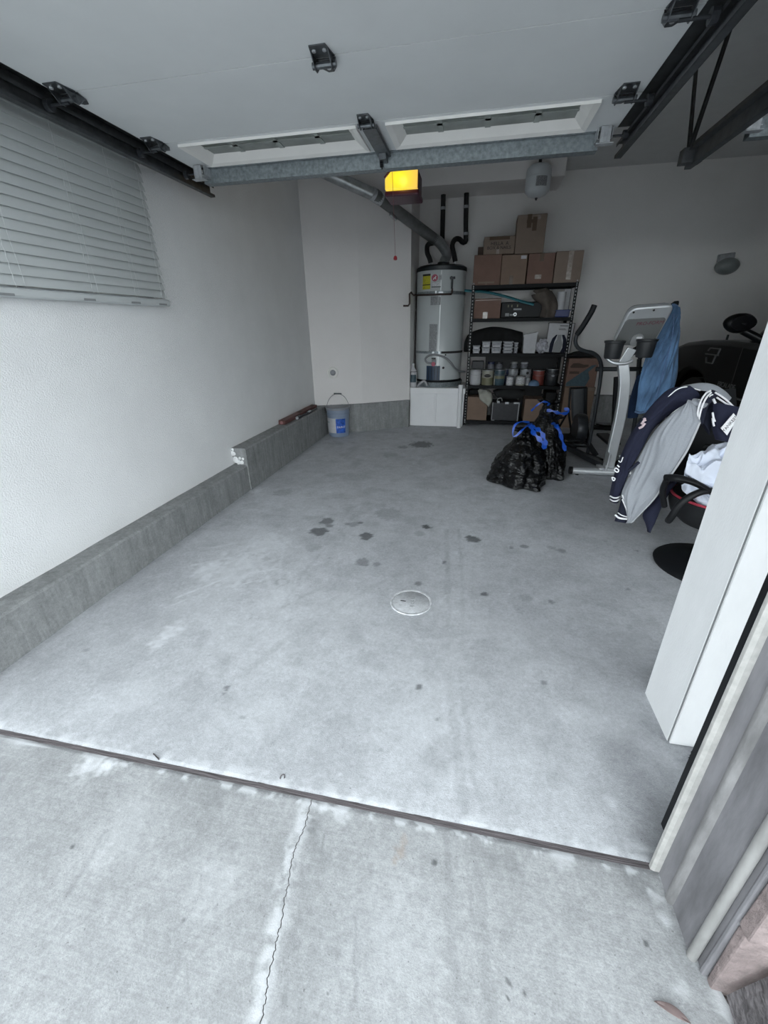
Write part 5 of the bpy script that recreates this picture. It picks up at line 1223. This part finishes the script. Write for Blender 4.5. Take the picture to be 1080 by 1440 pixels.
# console: rounded tray leaning toward the doors
cA, cB, cC, cD = Vector((1.182,3.98,1.431)), Vector((1.502,3.98,1.45)), Vector((1.462,4.13,1.147)), Vector((1.141,4.13,1.154))
ex = (cB-cA); ez = (cD-cA); en = ex.cross(ez).normalized()
if en.y > 0: en = -en
def cpt(u, v, d=0): return (cA.lerp(cB, u)).lerp(cD.lerp(cC, u), v) + en*d
def ctray(u0, u1, v0, v1, rad, d0, d1, n=6):
    pts = []
    W = ex.length; H = ez.length; ru, rv = rad/W, rad/H
    for (cu, cv_, a0) in ((u0+ru, v0+rv, PI), (u1-ru, v0+rv, 1.5*PI), (u1-ru, v1-rv, 0), (u0+ru, v1-rv, .5*PI)):
        for k in range(n+1):
            a = a0+.5*PI*k/n; pts.append((cu+ru*math.cos(a), cv_+rv*math.sin(a)))
    N = len(pts); vs = [cpt(u, v, d0) for u, v in pts]+[cpt(u, v, d1) for u, v in pts]
    return vs, [tuple(range(N)), tuple(range(2*N-1, N-1, -1))]+[(i, N+i, N+(i+1)%N, (i+1)%N) for i in range(N)]
b = MB(); b.add(*ctray(0, 1, 0, 1, .055, -.035, .018)); con = b.build('console', silver, el, bevel=.014)
b = MB(); b.add(*ctray(.03, .95, .28, .985, .03, .016, .024)); b.build('back_panel', M_('console_back_grey', (.175,.18,.18), .38, .2, var=.05), con, bevel=.003)
b = MB(); b.add(*ctray(.03, .97, .03, .97, .05, -.045, -.034)); b.build('console_rim', black_pl, con)
b = MB(); b.add(*ctray(.36, .66, .66, .98, .05, .022, .040)); b.build('hinge_boss', M_('boss_grey', (.36,.365,.37), .35, .3, var=.05), con, bevel=.006)
b = MB(); b.add(*ctray(.46, .60, .72, .77, .008, .039, .043)); b.build('boss_plate', stripe_w, con)
for u, v in ((.12,.11),(.56,.09)):
    b = MB(); p = cpt(u, v, .02); b.tube([p-en*.002, p+en*.0015], .008, 10); b.build('screw_hole', ink, con)
RC = Matrix((ex.normalized(), (-ez).normalized(), en)).transposed()
text('PRO-FORM', .040, cpt(.62, .40, .0255), RC, M_('dull_red_print', (.16,.03,.05), .5, var=0), con)
for x, nm_ in (((1.143,4.05,1.118), 0), ((1.385,4.05,1.129), 1)):
    b = MB(); b.lathe([(.058,-.075),(.064,-.06),(.072,.045),(.080,.050),(.082,.066),(.070,.068),(.062,-.05),(0,-.05)], x, 24); b.build('cup_holder', M_('cup_black', (.02,.022,.025), .45, var=.1) if nm_ == 0 else MATS['cup_black'], el, smooth=True)
b = MB(); b.tube(resample([(1.103,4.06,1.05), (1.143,4.04,1.018), (1.187,4.03,1.007), (1.253,4.03,1.008), (1.301,4.04,1.029)], 20), .014, 10); b.build('tray_loop', silver, el, smooth=True)
b = MB(); b.bar((1.288,4.1,1.076), (1.429,4.1,1.176), .05, .03, (0,1,0)); b.build('holder_bracket', black_pl, el)
b = MB(); b.tube(resample([(0.9132,4.42,1.241), (0.9087,4.43,1.168), (0.9448,4.44,1.112), (1.014,4.45,1.081), (1.081,4.46,1.067), (1.14,4.47,1.029), (1.179,4.48,0.9657), (1.2,4.5,0.8807), (1.216,4.52,0.6796), (1.228,4.55,0.3952), (1.238,4.58,0.0678)], 60), .017, 12); hl = b.build('handlebar', dark_grey, el, smooth=True)
b = MB(); b.tube(resample([(1.009,4.38,1.465), (0.9906,4.38,1.403), (0.9476,4.4,1.3), (0.91,4.42,1.223)], 14), [.024]*13+[.021], 14); b.build('grip', rubber, hl, smooth=True)
b = MB(); b.tube([(1.148,4.5,0.9191), (1.55,4.5,0.9213)], .020, 12); b.build('crossbar', dark_grey, el, smooth=True)
b = MB(); b.tube(resample([(1.507,4.5,1.009), (1.55,4.52,0.7841), (1.607,4.55,0.4417), (1.636,4.58,0.0704)], 20), .019, 12); hr_ = b.build('handlebar', dark_grey, el, smooth=True)
b = MB(); b.tube(resample([(1.602,4.42,1.393), (1.651,4.4,1.458), (1.677,4.4,1.463)], 6), .023, 12); b.build('grip', rubber, hr_, smooth=True)
b = MB(); b.tube(resample([(1.507,4.5,1.009), (1.546,4.48,1.102), (1.596,4.45,1.222), (1.602,4.42,1.393)], 12), .019, 12); b.build('upper_bar', dark_grey, hr_, smooth=True)
b = MB(); b.bar((1.386,4.62,0.8369), (1.501,4.62,0.0527), .05, .05, (0,1,0)); b.build('rear_post', black_metal, el)
b = MB(); b.bar((1.30,4.12,.075), (1.02,4.95,.075), .06, .05); b.build('base_beam', dark_grey, el, bevel=.004)
b = MB(); b.tube([(.70,5.05,.042),(1.35,5.05,.042)], .03, 12); b.build('rear_foot', dark_grey, el, smooth=True)
b = MB(); b.bar((1.227,4.58,0.0518), (1.314,4.35,0.0636), .05, .04); b.bar((1.217,4.58,0.1888), (1.324,4.58,0.0562), .05, .05); b.build('pedal_arm', black_metal, el)
b = MB(); b.bar((1.636,4.58,0.0704), (1.451,4.4,0.0029), .03, .03); b.bar((1.66,4.58,0.1467), (1.625,4.55,0.0786), .05, .05); b.build('pedal_arm', black_metal, el)
for q_ in (((1.11,4.62,.19), (1.08,4.98,.17)), ((1.49,4.62,.17), (1.46,4.98,.19))):
    b = MB(); b.bar(q_[0], q_[1], .13, .03); b.build('pedal', black_pl, el, bevel=.01)
b = MB(); b.lathe([(.0,-.05),(.15,-.05),(.16,-.03),(.16,.03),(.15,.05),(0,.05)], (1.17,4.80,.28), 28, M=Matrix.Rotation(PI/2,3,'Y')); b.build('drive_cover', dark_grey, el, smooth=True)
# jeans
je = thing('jeans', 'faded blue jeans hanging over the right handle of the elliptical', 'jeans', (1.66,4.36,0.6784))
b = MB(); b.loft([(1.601,4.33,1.44), (1.581,4.31,1.336), (1.546,4.29,1.22), (1.481,4.27,1.054), (1.466,4.26,0.8457), (1.482,4.26,0.6905), (1.491,4.26,0.5626)], [(1.66,4.33,1.423), (1.688,4.33,1.307), (1.729,4.33,1.166), (1.77,4.32,0.9625), (1.78,4.31,0.8126), (1.759,4.29,0.6784), (1.733,4.27,0.586)], .050, rows=90, cols=44, wr=.03, wscale=8, seed=3, fold=.034, fu=3.4, fv=1.6, slant=1.6)
b.build('front_leg', denim, je, smooth=True)
b = MB(); b.loft([(1.47,4.36,0.8655), (1.456,4.36,0.6747), (1.47,4.36,0.4899)], [(1.527,4.36,0.9277), (1.559,4.36,0.6765), (1.559,4.36,0.5057)], .03, rows=18, cols=8, wr=.02); b.build('rear_leg', denim_shaded, je, smooth=True)
b = MB(); b.tube(resample([(1.478,4.225,0.5753), (1.512,4.2,0.5711), (1.557,4.2,0.5818), (1.614,4.235,0.5895)], 14), .011, 8); b.build('hem', denim_hem, je, smooth=True)
b = MB(); b.tube(resample([(1.618,4.285,1.411), (1.637,4.245,1.225), (1.626,4.215,0.9999), (1.616,4.205,0.7629), (1.602,4.22,0.592)], 30), .0045, 6); b.build('side_seam', denim_hem, je, smooth=True)
b = MB(); b.tube(resample([(1.596,4.32,1.423), (1.604,4.3,1.45), (1.646,4.32,1.439)], 8), .012, 8); b.build('waistband', denim_hem, je, smooth=True)
# picture carton and panel between shelf and trainer
pc = thing('picture_carton', 'brown carton with a dark vehicle print standing right of the shelving', 'box', (1.40, 6.2, 0))
b = MB(); b.box(1.215,1.580,6.10,6.50,.55,.905); b.build('box_body', card_red, pc, bevel=.006)
b = MB(); b.add(*flat([(1.235,.80),(1.27,.845),(1.34,.85),(1.40,.83),(1.46,.83),(1.46,.805),(1.40,.79),(1.25,.79)], Matrix.Identity(4), 6.097, 6.101)); b.box(1.24,1.36,6.097,6.101,.715,.745); b.build('vehicle_print', card_in, pc)
b = MB(); b.add(*flat([(1.22,.56),(1.22,.60),(1.50,.82),(1.56,.83),(1.47,.74),(1.50,.66),(1.46,.56)], Matrix.Identity(4), 6.096, 6.101)); b.build('diagonal_print', can_teal, pc)
b = MB(); b.box(1.22,1.60,6.12,6.50,0,.548); b.build('lower_box', card, pc, bevel=.006); b = MB(); b.box(1.42,1.60,6.112,6.122,.50,.545); b.build('top_flap', card_pale, pc)
b = MB(); vs=[]
sack('black_bundle', 'black cloth folded on top of the picture carton', 'cloth', dark_cloth, [(1.20,6.22,.95),(1.30,6.22,.985),(1.42,6.22,.985),(1.54,6.22,.94)], [(1.20,6.22,.908),(1.30,6.22,.908),(1.42,6.22,.908),(1.54,6.22,.908)], .07, rows=14, cols=8, wr=.03)
gp = thing('folding_seat', 'dark grey padded folding seat standing behind the rubbish bags', 'seat', (1.12, 5.3, 0))
b = MB(); b.loft([(1.126,5.3,0.6202), (1.148,5.27,0.4479), (1.178,5.24,0.273)], [(1.284,5.3,0.6383), (1.302,5.27,0.4512), (1.318,5.24,0.277)], .03, rows=10, cols=8, power=.25); b.build('back_pad', M_('charcoal_vinyl', (.022,.026,.031), .55, var=.1), gp, smooth=True)
b = MB(); b.loft([(1.174,5.2,0.2479), (1.192,5.1,0.1129)], [(1.313,5.2,0.2521), (1.33,5.1,0.1179)], .03, rows=8, cols=8, power=.25); b.build('seat_pad', MATS['charcoal_vinyl'], gp, smooth=True)
b = MB(); b.tube(resample([(1.119,5.32,0.6413), (1.137,5.27,0.3656), (1.173,5.1,0.087), (1.04,5.05,.0)], 20), .012, 8); b.tube(resample([(1.295,5.32,0.6437), (1.324,5.27,0.3702), (1.35,5.1,0.0936), (1.20,5.05,.0)], 20), .012, 8); b.tube([(1.173,5.1,0.087), (1.35,5.1,0.0936)], .012, 8); b.tube([(1.12,5.32,0.6334), (1.295,5.32,0.6437)], .012, 8); b.tube([(1.141,5.28,0.4051), (1.05,5.50,.0)], .012, 8); b.tube([(1.319,5.28,0.4092), (1.22,5.50,.0)], .012, 8); b.build('frame', black_metal, gp)
b = MB()
for k in range(4): b.tube(resample([(1.62+.02*k,6.05,.015+.02*k),(1.75,6.0-.03*k,.02+.022*k),(1.95,6.02,.012+.02*k),(2.02,6.10,.015+.02*k)], 14), .010, 6)
tag(b.build('cable_coil', black_pl, smooth=True), 'dark cables lying on the floor by the back curb behind the trainer', 'cable')

# ------------------------------------------------------------------ office chair, white clothes, jacket
CX, CY = 1.425, 2.43
ch = thing('office_chair', 'black round-based chair with red piping half hidden by the pillar', 'chair', (CX, CY, 0))
b = MB(); b.lathe([(.270,.0),(.275,.012),(.262,.024),(.16,.042),(.06,.060),(.034,.070),(.030,.20),(.030,.25)], (CX,CY,0), 44); b.build('base', rubber, ch, smooth=True)
b = MB(); b.lathe([(.03,.22),(.12,.235),(.20,.265),(.255,.315),(.275,.37),(.280,.415),(.262,.425),(.22,.405),(0,.395)], (CX+.02,CY+.06,0), 44, M=Matrix.Diagonal((1.0,.92,1.0))); b.build('seat_shell', mesh_blk, ch, smooth=True)
b = MB(); b.tube([(CX+.02+.272*math.cos(a), CY+.06+.25*math.sin(a), .424) for a in np.linspace(0, 2*PI, 49)[:-1]], .0075, 8, True); b.build('piping', red_pipe, ch, smooth=True)
BK = resample([(1.20,2.66,.42), (1.165,2.70,.60), (1.14,2.73,.80), (1.155,2.75,.95)], 12); BK2 = resample([(1.60,2.84,.42), (1.62,2.90,.60), (1.60,2.94,.80), (1.55,2.95,.95)], 12)
b = MB(); b.loft([tuple(p) for p in BK], [tuple(p) for p in BK2], .045, rows=20, cols=12, power=.3); b.build('backrest', mesh_blk, ch, smooth=True)
for sy, nm_ in ((2.27, 0), (2.78, 1)):
    b = MB()
    if nm_ == 0:
        vs = []; P = resample([(1.048,2.36,0.5599), (1.077,2.32,0.5754), (1.144,2.3,0.5668), (1.214,2.29,0.5357), (1.286,2.28,0.4933)], 16)
        for p in P:
            for a in range(10): vs.append(p+Vector((0, .028*math.cos(2*PI*a/10), .018*math.sin(2*PI*a/10))))
        b.add(vs, [(10*i+a, 10*i+(a+1)%10, 10*i+10+(a+1)%10, 10*i+10+a) for i in range(15) for a in range(10)])
        b.tube(resample([(1.242,2.29,0.5258), (1.186,2.27,0.522), (1.134,2.26,0.491), (1.103,2.26,0.4448), (1.087,2.27,0.3736), (1.093,2.3,0.3392)], 24), .018, 10)
        b.tube(resample([(1.066,2.38,0.5458), (1.079,2.42,0.4656), (1.117,2.44,0.3654)], 10), .016, 10)
    else:
        b.tube(resample([(1.30,2.75,.44),(1.36,2.77,.62),(1.50,2.74,.63),(1.66,2.70,.60),(1.68,2.66,.44)], 24), .018, 10)
    b.build('armrest', black_pl, ch, smooth=True)
wc = thing('white_shirt', 'crumpled white shirt lying on the chair seat', 'shirt', (1.246,2.45,0.5888))
b = MB(); b.loft([(1.242,2.55,0.5896), (1.285,2.57,0.6354), (1.329,2.58,0.6836), (1.391,2.58,0.7103), (1.476,2.58,0.7136)], [(1.157,2.42,0.5777), (1.229,2.38,0.5392), (1.274,2.36,0.5252), (1.346,2.36,0.5057), (1.426,2.36,0.5108)], .045, rows=70, cols=48, wr=.045, wscale=13, seed=5, fold=.045, fu=2.6, fv=2.6, slant=1.5)
b.build('body', white_cloth, wc, smooth=True)
b = MB(); b.loft([(1.171,2.44,0.4976), (1.176,2.42,0.4719), (1.218,2.4,0.4406), (1.286,2.38,0.3863)], [(1.249,2.44,0.5598), (1.302,2.42,0.5211), (1.352,2.4,0.4908), (1.401,2.38,0.461)], .032, rows=44, cols=30, wr=.035, wscale=15, seed=9, fold=.03, fu=2.5, fv=2.0, slant=2.0); b.build('sleeve', white_cloth, wc, smooth=True)
# varsity jacket: body panel, sleeves, ribbed collar and hem, each a body of cloth with thickness
jk = thing('varsity_jacket', 'grey and navy letterman jacket with white striped ribbing draped over the chair', 'jacket', (1.171,2.62,0.3491))
b = MB(); b.loft([(1.171,2.5,0.9488), (1.093,2.52,0.896), (1.046,2.54,0.8338), (1.007,2.56,0.7411), (0.9775,2.57,0.6215), (0.9553,2.57,0.5125), (0.9279,2.56,0.4252), (0.9285,2.55,0.3699), (0.9562,2.53,0.3015), (0.99,2.51,0.2238)],
                 [(1.142,2.47,0.9386), (1.16,2.45,0.8736), (1.175,2.44,0.8394), (1.166,2.44,0.7832), (1.155,2.45,0.684), (1.13,2.46,0.5794), (1.101,2.46,0.4944), (1.065,2.46,0.3973), (1.03,2.47,0.3192), (0.9947,2.5,0.2242)], .046, rows=96, cols=48, wr=.02, wscale=9, seed=2, power=.42, fold=.014, fu=2.6, fv=1.3, slant=-1.2)
b.build('front_panel', jersey, jk, smooth=True)
b = MB(); b.tube(resample([(1.163,2.425,0.8459), (1.156,2.425,0.7864), (1.143,2.43,0.689), (1.117,2.44,0.5853), (1.091,2.445,0.4993), (1.057,2.45,0.4008), (1.024,2.465,0.321), (0.9908,2.5,0.2238)], 40), .006, 8); b.build('placket_edge', M_('pale_grey_edge', (.45,.46,.48), .9, var=.05), jk, smooth=True)
b = MB(); b.loft([(1.132,2.6,1.004), (1.052,2.6,0.9876), (0.9927,2.6,0.9105), (0.9451,2.6,0.8148), (0.9095,2.6,0.7198), (0.8867,2.6,0.6087), (0.8737,2.6,0.498), (0.8723,2.6,0.351)],
                 [(1.196,2.56,0.9399), (1.113,2.57,0.8913), (1.06,2.58,0.834), (1.013,2.58,0.7609), (0.9871,2.59,0.6585), (0.9612,2.59,0.5501), (0.9401,2.59,0.4467), (0.9322,2.59,0.3496)], .042, rows=70, cols=26, wr=.018, wscale=10, seed=6, power=.5, fold=.012, fu=1.6, fv=3.0)
sl = b.build('left_sleeve', navy, jk, smooth=True)
b = MB(); b.loft([(0.8768,2.598,0.3567), (0.8789,2.595,0.3204)], [(0.9305,2.588,0.3549), (0.929,2.585,0.3185)], .040, rows=6, cols=12, power=.5); cf = b.build('left_cuff', navy_blk, sl, smooth=True)
def stripe(parent, pts, r=.0035, n=18, mat=stripe_w, name='stripe', flat_=1.0):
    b = MB(); b.tube(resample(pts, n), r, 8, flat=flat_); return b.build(name, mat, parent, smooth=True)
stripe(sl, [(0.8703,2.575,0.3584), (0.8829,2.548,0.3584), (0.9014,2.545,0.3609), (0.9185,2.56,0.3652)], .0045); stripe(sl, [(0.8733,2.572,0.3388), (0.882,2.545,0.3387), (0.9005,2.542,0.3412), (0.9176,2.557,0.3456)], .0045)
stripe(jk, [(1.168,2.5,0.9488), (1.09,2.515,0.8987), (1.046,2.53,0.832), (1.005,2.545,0.7407), (0.9773,2.56,0.6159)], .0042, 40, name='piping')
stripe(jk, [(1.039,2.565,0.9437), (1.069,2.56,0.9858), (1.102,2.56,1.003), (1.133,2.56,1.001), (1.182,2.55,0.9888)], .0032, 24, name='piping')
# other shoulder, light grey, seen behind
b = MB(); b.loft([(1.062,2.68,0.9185), (1.103,2.68,0.9622), (1.149,2.68,0.9936), (1.232,2.68,1.012), (1.304,2.68,1.003), (1.365,2.68,0.9699), (1.402,2.68,0.9363)], [(1.081,2.66,0.9181), (1.11,2.65,0.9588), (1.145,2.64,0.9873), (1.224,2.64,0.9771), (1.285,2.64,0.9668), (1.329,2.64,0.9449), (1.376,2.64,0.9231)], .007, rows=30, cols=8, wr=.004); b.build('back_panel', jersey, jk, smooth=True)
# collar ribbing curling round, with two white stripes
b = MB(); b.loft([(1.17,2.46,0.8387), (1.155,2.47,0.888), (1.158,2.48,0.9409), (1.186,2.5,0.9814), (1.228,2.53,0.9958), (1.283,2.54,0.9664), (1.36,2.52,0.9058)], [(1.194,2.47,0.8261), (1.206,2.49,0.8671), (1.211,2.5,0.9132), (1.236,2.52,0.9396), (1.263,2.54,0.9443), (1.303,2.55,0.9251), (1.365,2.53,0.882)], .020, rows=30, cols=8, power=.5); co_ = b.build('collar', navy_blk, jk, smooth=True)
stripe(co_, [(1.154,2.445,0.8708), (1.151,2.45,0.9098), (1.157,2.46,0.9513), (1.177,2.475,0.9849), (1.205,2.5,0.9942)], .0048); stripe(co_, [(1.164,2.445,0.8564), (1.164,2.45,0.9028), (1.172,2.46,0.9444), (1.187,2.475,0.9709), (1.208,2.495,0.9861)], .0048)
stripe(co_, [(1.23,2.5,0.9857), (1.266,2.51,0.967), (1.298,2.51,0.946), (1.331,2.5,0.9159)], .0048); stripe(co_, [(1.244,2.5,0.9609), (1.272,2.51,0.9455), (1.296,2.51,0.9315), (1.31,2.5,0.9226)], .0045)
stripe(co_, [(1.195,2.485,0.948), (1.204,2.49,0.9689), (1.22,2.5,0.9749)], .0045, 10); stripe(co_, [(1.224,2.49,0.955), (1.24,2.49,0.9337)], .006, 6)
# inside of the jacket: black lining falling from the collar, and the right sleeve with a letter patch
b = MB(); b.loft([(1.216,2.52,0.8275), (1.223,2.54,0.8842), (1.249,2.55,0.9277)], [(1.264,2.5,0.7647), (1.272,2.53,0.8346), (1.271,2.55,0.9207)], .015, rows=14, cols=8); b.build('lining', navy_blk, jk, smooth=True)
b = MB(); b.loft([(1.234,2.5,0.9356), (1.245,2.49,0.8681), (1.254,2.48,0.807), (1.282,2.47,0.7497)], [(1.368,2.5,0.9095), (1.367,2.49,0.853), (1.363,2.48,0.7956), (1.345,2.47,0.7368)], .035, rows=20, cols=12, wr=.01); rs_ = b.build('right_sleeve', navy, jk, smooth=True)
stripe(rs_, [(1.228,2.465,0.8907), (1.235,2.455,0.8637), (1.244,2.45,0.8467)], .005, 8); stripe(rs_, [(1.233,2.46,0.8626), (1.238,2.45,0.8391), (1.246,2.45,0.8246)], .005, 8)
pA, pB, pC_, pD = Vector((1.27,2.435,0.8176)), Vector((1.306,2.435,0.8947)), Vector((1.332,2.435,0.8703)), Vector((1.309,2.435,0.7819))
b = MB(); nn = (pB-pA).cross(pD-pA).normalized(); nn = nn if nn.y < 0 else -nn
b.add([pA,pB,pC_,pD]+[p+nn*.004 for p in (pA,pB,pC_,pD)], [(0,1,2,3),(4,7,6,5),(0,4,5,1),(1,5,6,2),(2,6,7,3),(3,7,4,0)]); pt_ = b.build('letter_patch', stripe_w, rs_)
ux = (pB-pA).normalized(); uy = nn.cross(ux).normalized(); RT = Matrix((ux, uy, nn)).transposed()
text('YANKEES', (pB-pA).length*.25, (pA+pB+pC_+pD)/4+nn*.005, RT, ink, rs_, ext=.0008)
# hem rib with white stripes, and navy tail behind
b = MB(); b.loft([(0.9246,2.545,0.3624), (0.9175,2.53,0.2986), (0.9082,2.52,0.2316), (0.9052,2.515,0.2193)], [(0.9305,2.54,0.3648), (0.9563,2.525,0.3129), (0.9822,2.515,0.268), (0.9783,2.505,0.2157)], .022, rows=16, cols=10); hm = b.build('hem_rib', navy_blk, jk, smooth=True)
stripe(hm, [(0.9157,2.52,0.39), (0.9384,2.505,0.3522), (0.9621,2.5,0.3148)], .0045, 10); stripe(hm, [(0.9194,2.515,0.365), (0.9374,2.5,0.3314), (0.9534,2.495,0.3026)], .004, 10)
stripe(hm, [(0.9118,2.51,0.2789), (0.9289,2.495,0.2705), (0.96,2.49,0.2636)], .003, 10); stripe(hm, [(0.8991,2.51,0.2638), (0.921,2.495,0.2512), (0.9621,2.488,0.2506)], .006, 10)
b = MB(); b.loft([(1.144,2.56,0.452), (1.108,2.56,0.3598), (1.068,2.56,0.2639), (1.096,2.55,0.1945), (1.113,2.54,0.1526)], [(1.223,2.58,0.5108), (1.192,2.57,0.438), (1.164,2.56,0.3362), (1.143,2.55,0.2128), (1.122,2.54,0.1485)], .025, rows=24, cols=10, wr=.01); b.build('rear_tail', navy, jk, smooth=True)
b = MB(); b.box(0,.07,-.006,.004,-.008,.008, Matrix.Translation(Vector((0.9119,2.5,0.5464))) @ Matrix.Rotation(-.9, 4, 'Y')); b.build('pocket_slit', navy_blk, jk, bevel=.003)
# sleeve lettering and embroidery
def emb(pts, r=.004): 
    b = MB(); b.tube(resample(pts, 14), r, 6); return b
stripe(sl, [(0.931,2.53,0.8092), (0.9364,2.525,0.826), (0.9419,2.53,0.8407)], .006, 8, pink_emb, 'embroidery'); stripe(sl, [(0.929,2.54,0.7832), (0.938,2.53,0.7937), (0.9479,2.53,0.8136)], .007, 8, pink_emb, 'embroidery'); stripe(sl, [(0.9348,2.53,0.8405), (0.947,2.525,0.8263)], .005, 6, pink_emb, 'embroidery')
stripe(sl, [(0.8834,2.55,0.6103), (0.8782,2.55,0.5801), (0.8651,2.55,0.5881)], .003, 8, stripe_w, 'letter'); 
for (px, py, k_) in ((868,659,0), (863,673,1)): pass
for q in ([(0.8568,2.545,0.5461), (0.8729,2.54,0.5355), (0.8679,2.54,0.5221), (0.8518,2.545,0.5327), (0.8568,2.545,0.5461)], [(0.8505,2.55,0.4869), (0.8659,2.545,0.4807), (0.8608,2.545,0.467), (0.8531,2.55,0.4738), (0.8505,2.55,0.4869)], [(0.8627,2.55,0.5621), (0.8749,2.545,0.5513)]):
    stripe(sl, q, .0038, 14, stripe_w, 'letter')

# ------------------------------------------------------------------ parked car in the far bay
CXS = 2.20; CW = 1.92
car = thing('car', 'large black sport utility vehicle parked nose-in in the far bay', 'car', (CXS+CW/2, 3.4, 0))
def arc(cy_, cz, r, a0, a1, n=14): return [(cy_+r*math.cos(a), cz+r*math.sin(a)) for a in np.linspace(a0, a1, n)]
WF, WB, WR_ = 5.02, 2.05, .39
body = [(.72,.42),(.70,.70),(.74,1.06),(.80,1.12)] + [(4.05,1.145),(4.45,1.16),(4.95,1.155),(5.35,1.12),(5.62,1.05),(5.80,.95),(5.88,.80),(5.90,.55),(5.84,.36),(5.55,.30)] + arc(WF,.40,.47,-.10,PI+.10) + arc(WB,.40,.47,-.10,PI+.10)
b = MB(); b.prism(body, 'x', CXS, CXS+CW); b.build('body', car_paint, car, smooth=True, bevel=.07)
b = MB()
gh = [(.95,1.10),(1.10,1.80),(1.35,1.87),(2.9,1.88),(3.50,1.84),(4.42,1.12)]
n = len(gh); vs = [(CXS+.06+max(0,(z-1.1))*.16, y, z) for y, z in gh]+[(CXS+CW-.06-max(0,(z-1.1))*.16, y, z) for y, z in gh]
b.add(vs, [tuple(range(n)), tuple(range(2*n-1, n-1, -1))]+[(i,(i+1)%n,n+(i+1)%n,n+i) for i in range(n)]); b.build('cabin', car_paint, car, bevel=.04)
b = MB(); sg = [(3.30,1.16),(4.20,1.16),(3.50,1.74),(2.55,1.76),(2.55,1.16)]
def glz(y, z, d): return (CXS+.06+max(0,(z-1.1))*.16-d, y, z)
n = len(sg); b.add([glz(y,z,.006) for y,z in sg]+[glz(y,z,-.01) for y,z in sg], [tuple(range(n)), tuple(range(2*n-1,n-1,-1))]+[(i,(i+1)%n,n+(i+1)%n,n+i) for i in range(n)]); b.build('side_window', car_glass, car)
b = MB(); b.add([(CXS+.2,4.38,1.165),(CXS+CW-.2,4.38,1.165),(CXS+CW-.3,3.55,1.82),(CXS+.3,3.55,1.82),(CXS+.2,4.41,1.175),(CXS+CW-.2,4.41,1.175),(CXS+CW-.3,3.58,1.835),(CXS+.3,3.58,1.835)], [(3,2,1,0),(4,5,6,7),(0,1,5,4),(1,2,6,5),(2,3,7,6),(3,0,4,7)]); b.build('windscreen', car_glass, car)
for y in (WF, WB):
    for x, sx in ((CXS+.02, 1), (CXS+CW-.02, -1)):
        RW = Matrix.Rotation(-PI/2*sx, 3, 'Y')
        b = MB(); b.lathe([(.25,.02),(.36,.0),(.40,-.03),(.40,-.20),(.36,-.24),(.2,-.24)][::-1], (x, y, .40), 36, M=RW); w_ = b.build('wheel', tyre_m, car, smooth=True)
        b = MB(); b.lathe([(0,-.03),(.05,.0),(.06,-.02)], (x,y,.40), 16, M=RW); b.lathe([(.235,-.02),(.262,.01),(.262,-.05)], (x,y,.40), 36, M=RW)
        for k in range(6):
            a = k*PI/3+.3; b.bar((x+.02*sx*.5, y+.05*math.cos(a), .40+.05*math.sin(a)), (x+.015*sx, y+.245*math.cos(a), .40+.245*math.sin(a)), .05, .02, (1,0,0))
        b.build('rim', chrome, w_, smooth=False)
mi = (3.367,6.716,1.29)
b = MB(); blob(b, (2.06, 4.14, 1.305), .12, .95, .55, .62, .4, .06, 1.2, 22, 14); b.tube([(2.10,4.14,1.25),(2.25,4.10,1.17)], .030, 10); mr = b.build('mirror', car_paint, car, smooth=True)
b = MB(); b.lathe([(0,.0),(.085,.0),(.09,-.004),(0,-.004)], (2.06,4.075,1.305), 24, M=RB@Matrix.Diagonal((1,.62,1))); b.build('mirror_glass', car_glass, mr)
vent_m = M_('dull_chrome_trim', (.20,.205,.21), .35, .7, var=.05)
b = MB(); x_ = CXS-.004
def vt_(y, z): return (x_, y, z)
vc_y, vc_z = 4.70, 1.035
for p, q in (((.13,.0),(-.10,.0)), ((.07,.055),(-.105,.055)), ((-.105,.055),(-.085,.0)), ((-.06,-.0),(-.04,-.075)), ((-.04,-.075),(.075,-.075)), ((.075,-.075),(.10,-.03)), ((.07,.055),(.10,.03))):
    b.bar(vt_(vc_y+p[0], vc_z+p[1]), vt_(vc_y+q[0], vc_z+q[1]), .010, .016, (1,0,0))
b.build('fender_vent', vent_m, car)
text('ESCALADE', .060, (CXS-.003, 4.33, .80), FACE_LEFT, vent_m, car, ext=.002)
b = MB(); b.bar((CXS-.006,4.55,.725), (CXS-.006,2.40,.725), .014, .030, (1,0,0)); b.build('side_moulding', vent_m, car)
b = MB(); b.bar((CXS+.04,4.12,1.158), (CXS+.04,2.2,1.158), .012, .012, (1,0,0)); b.build('belt_moulding', chrome, car)
b = MB(); b.tube([(2.42,5.0,1.15),(2.42,5.0,1.20)], .010, 8); b.build('washer_nozzle', black_pl, car)
b = MB(); b.box(CXS-.002,CXS+.002,4.26,4.266,.42,1.13); b.box(CXS-.002,CXS+.002,3.10,3.106,.42,1.13); b.build('door_gap', ink, car)
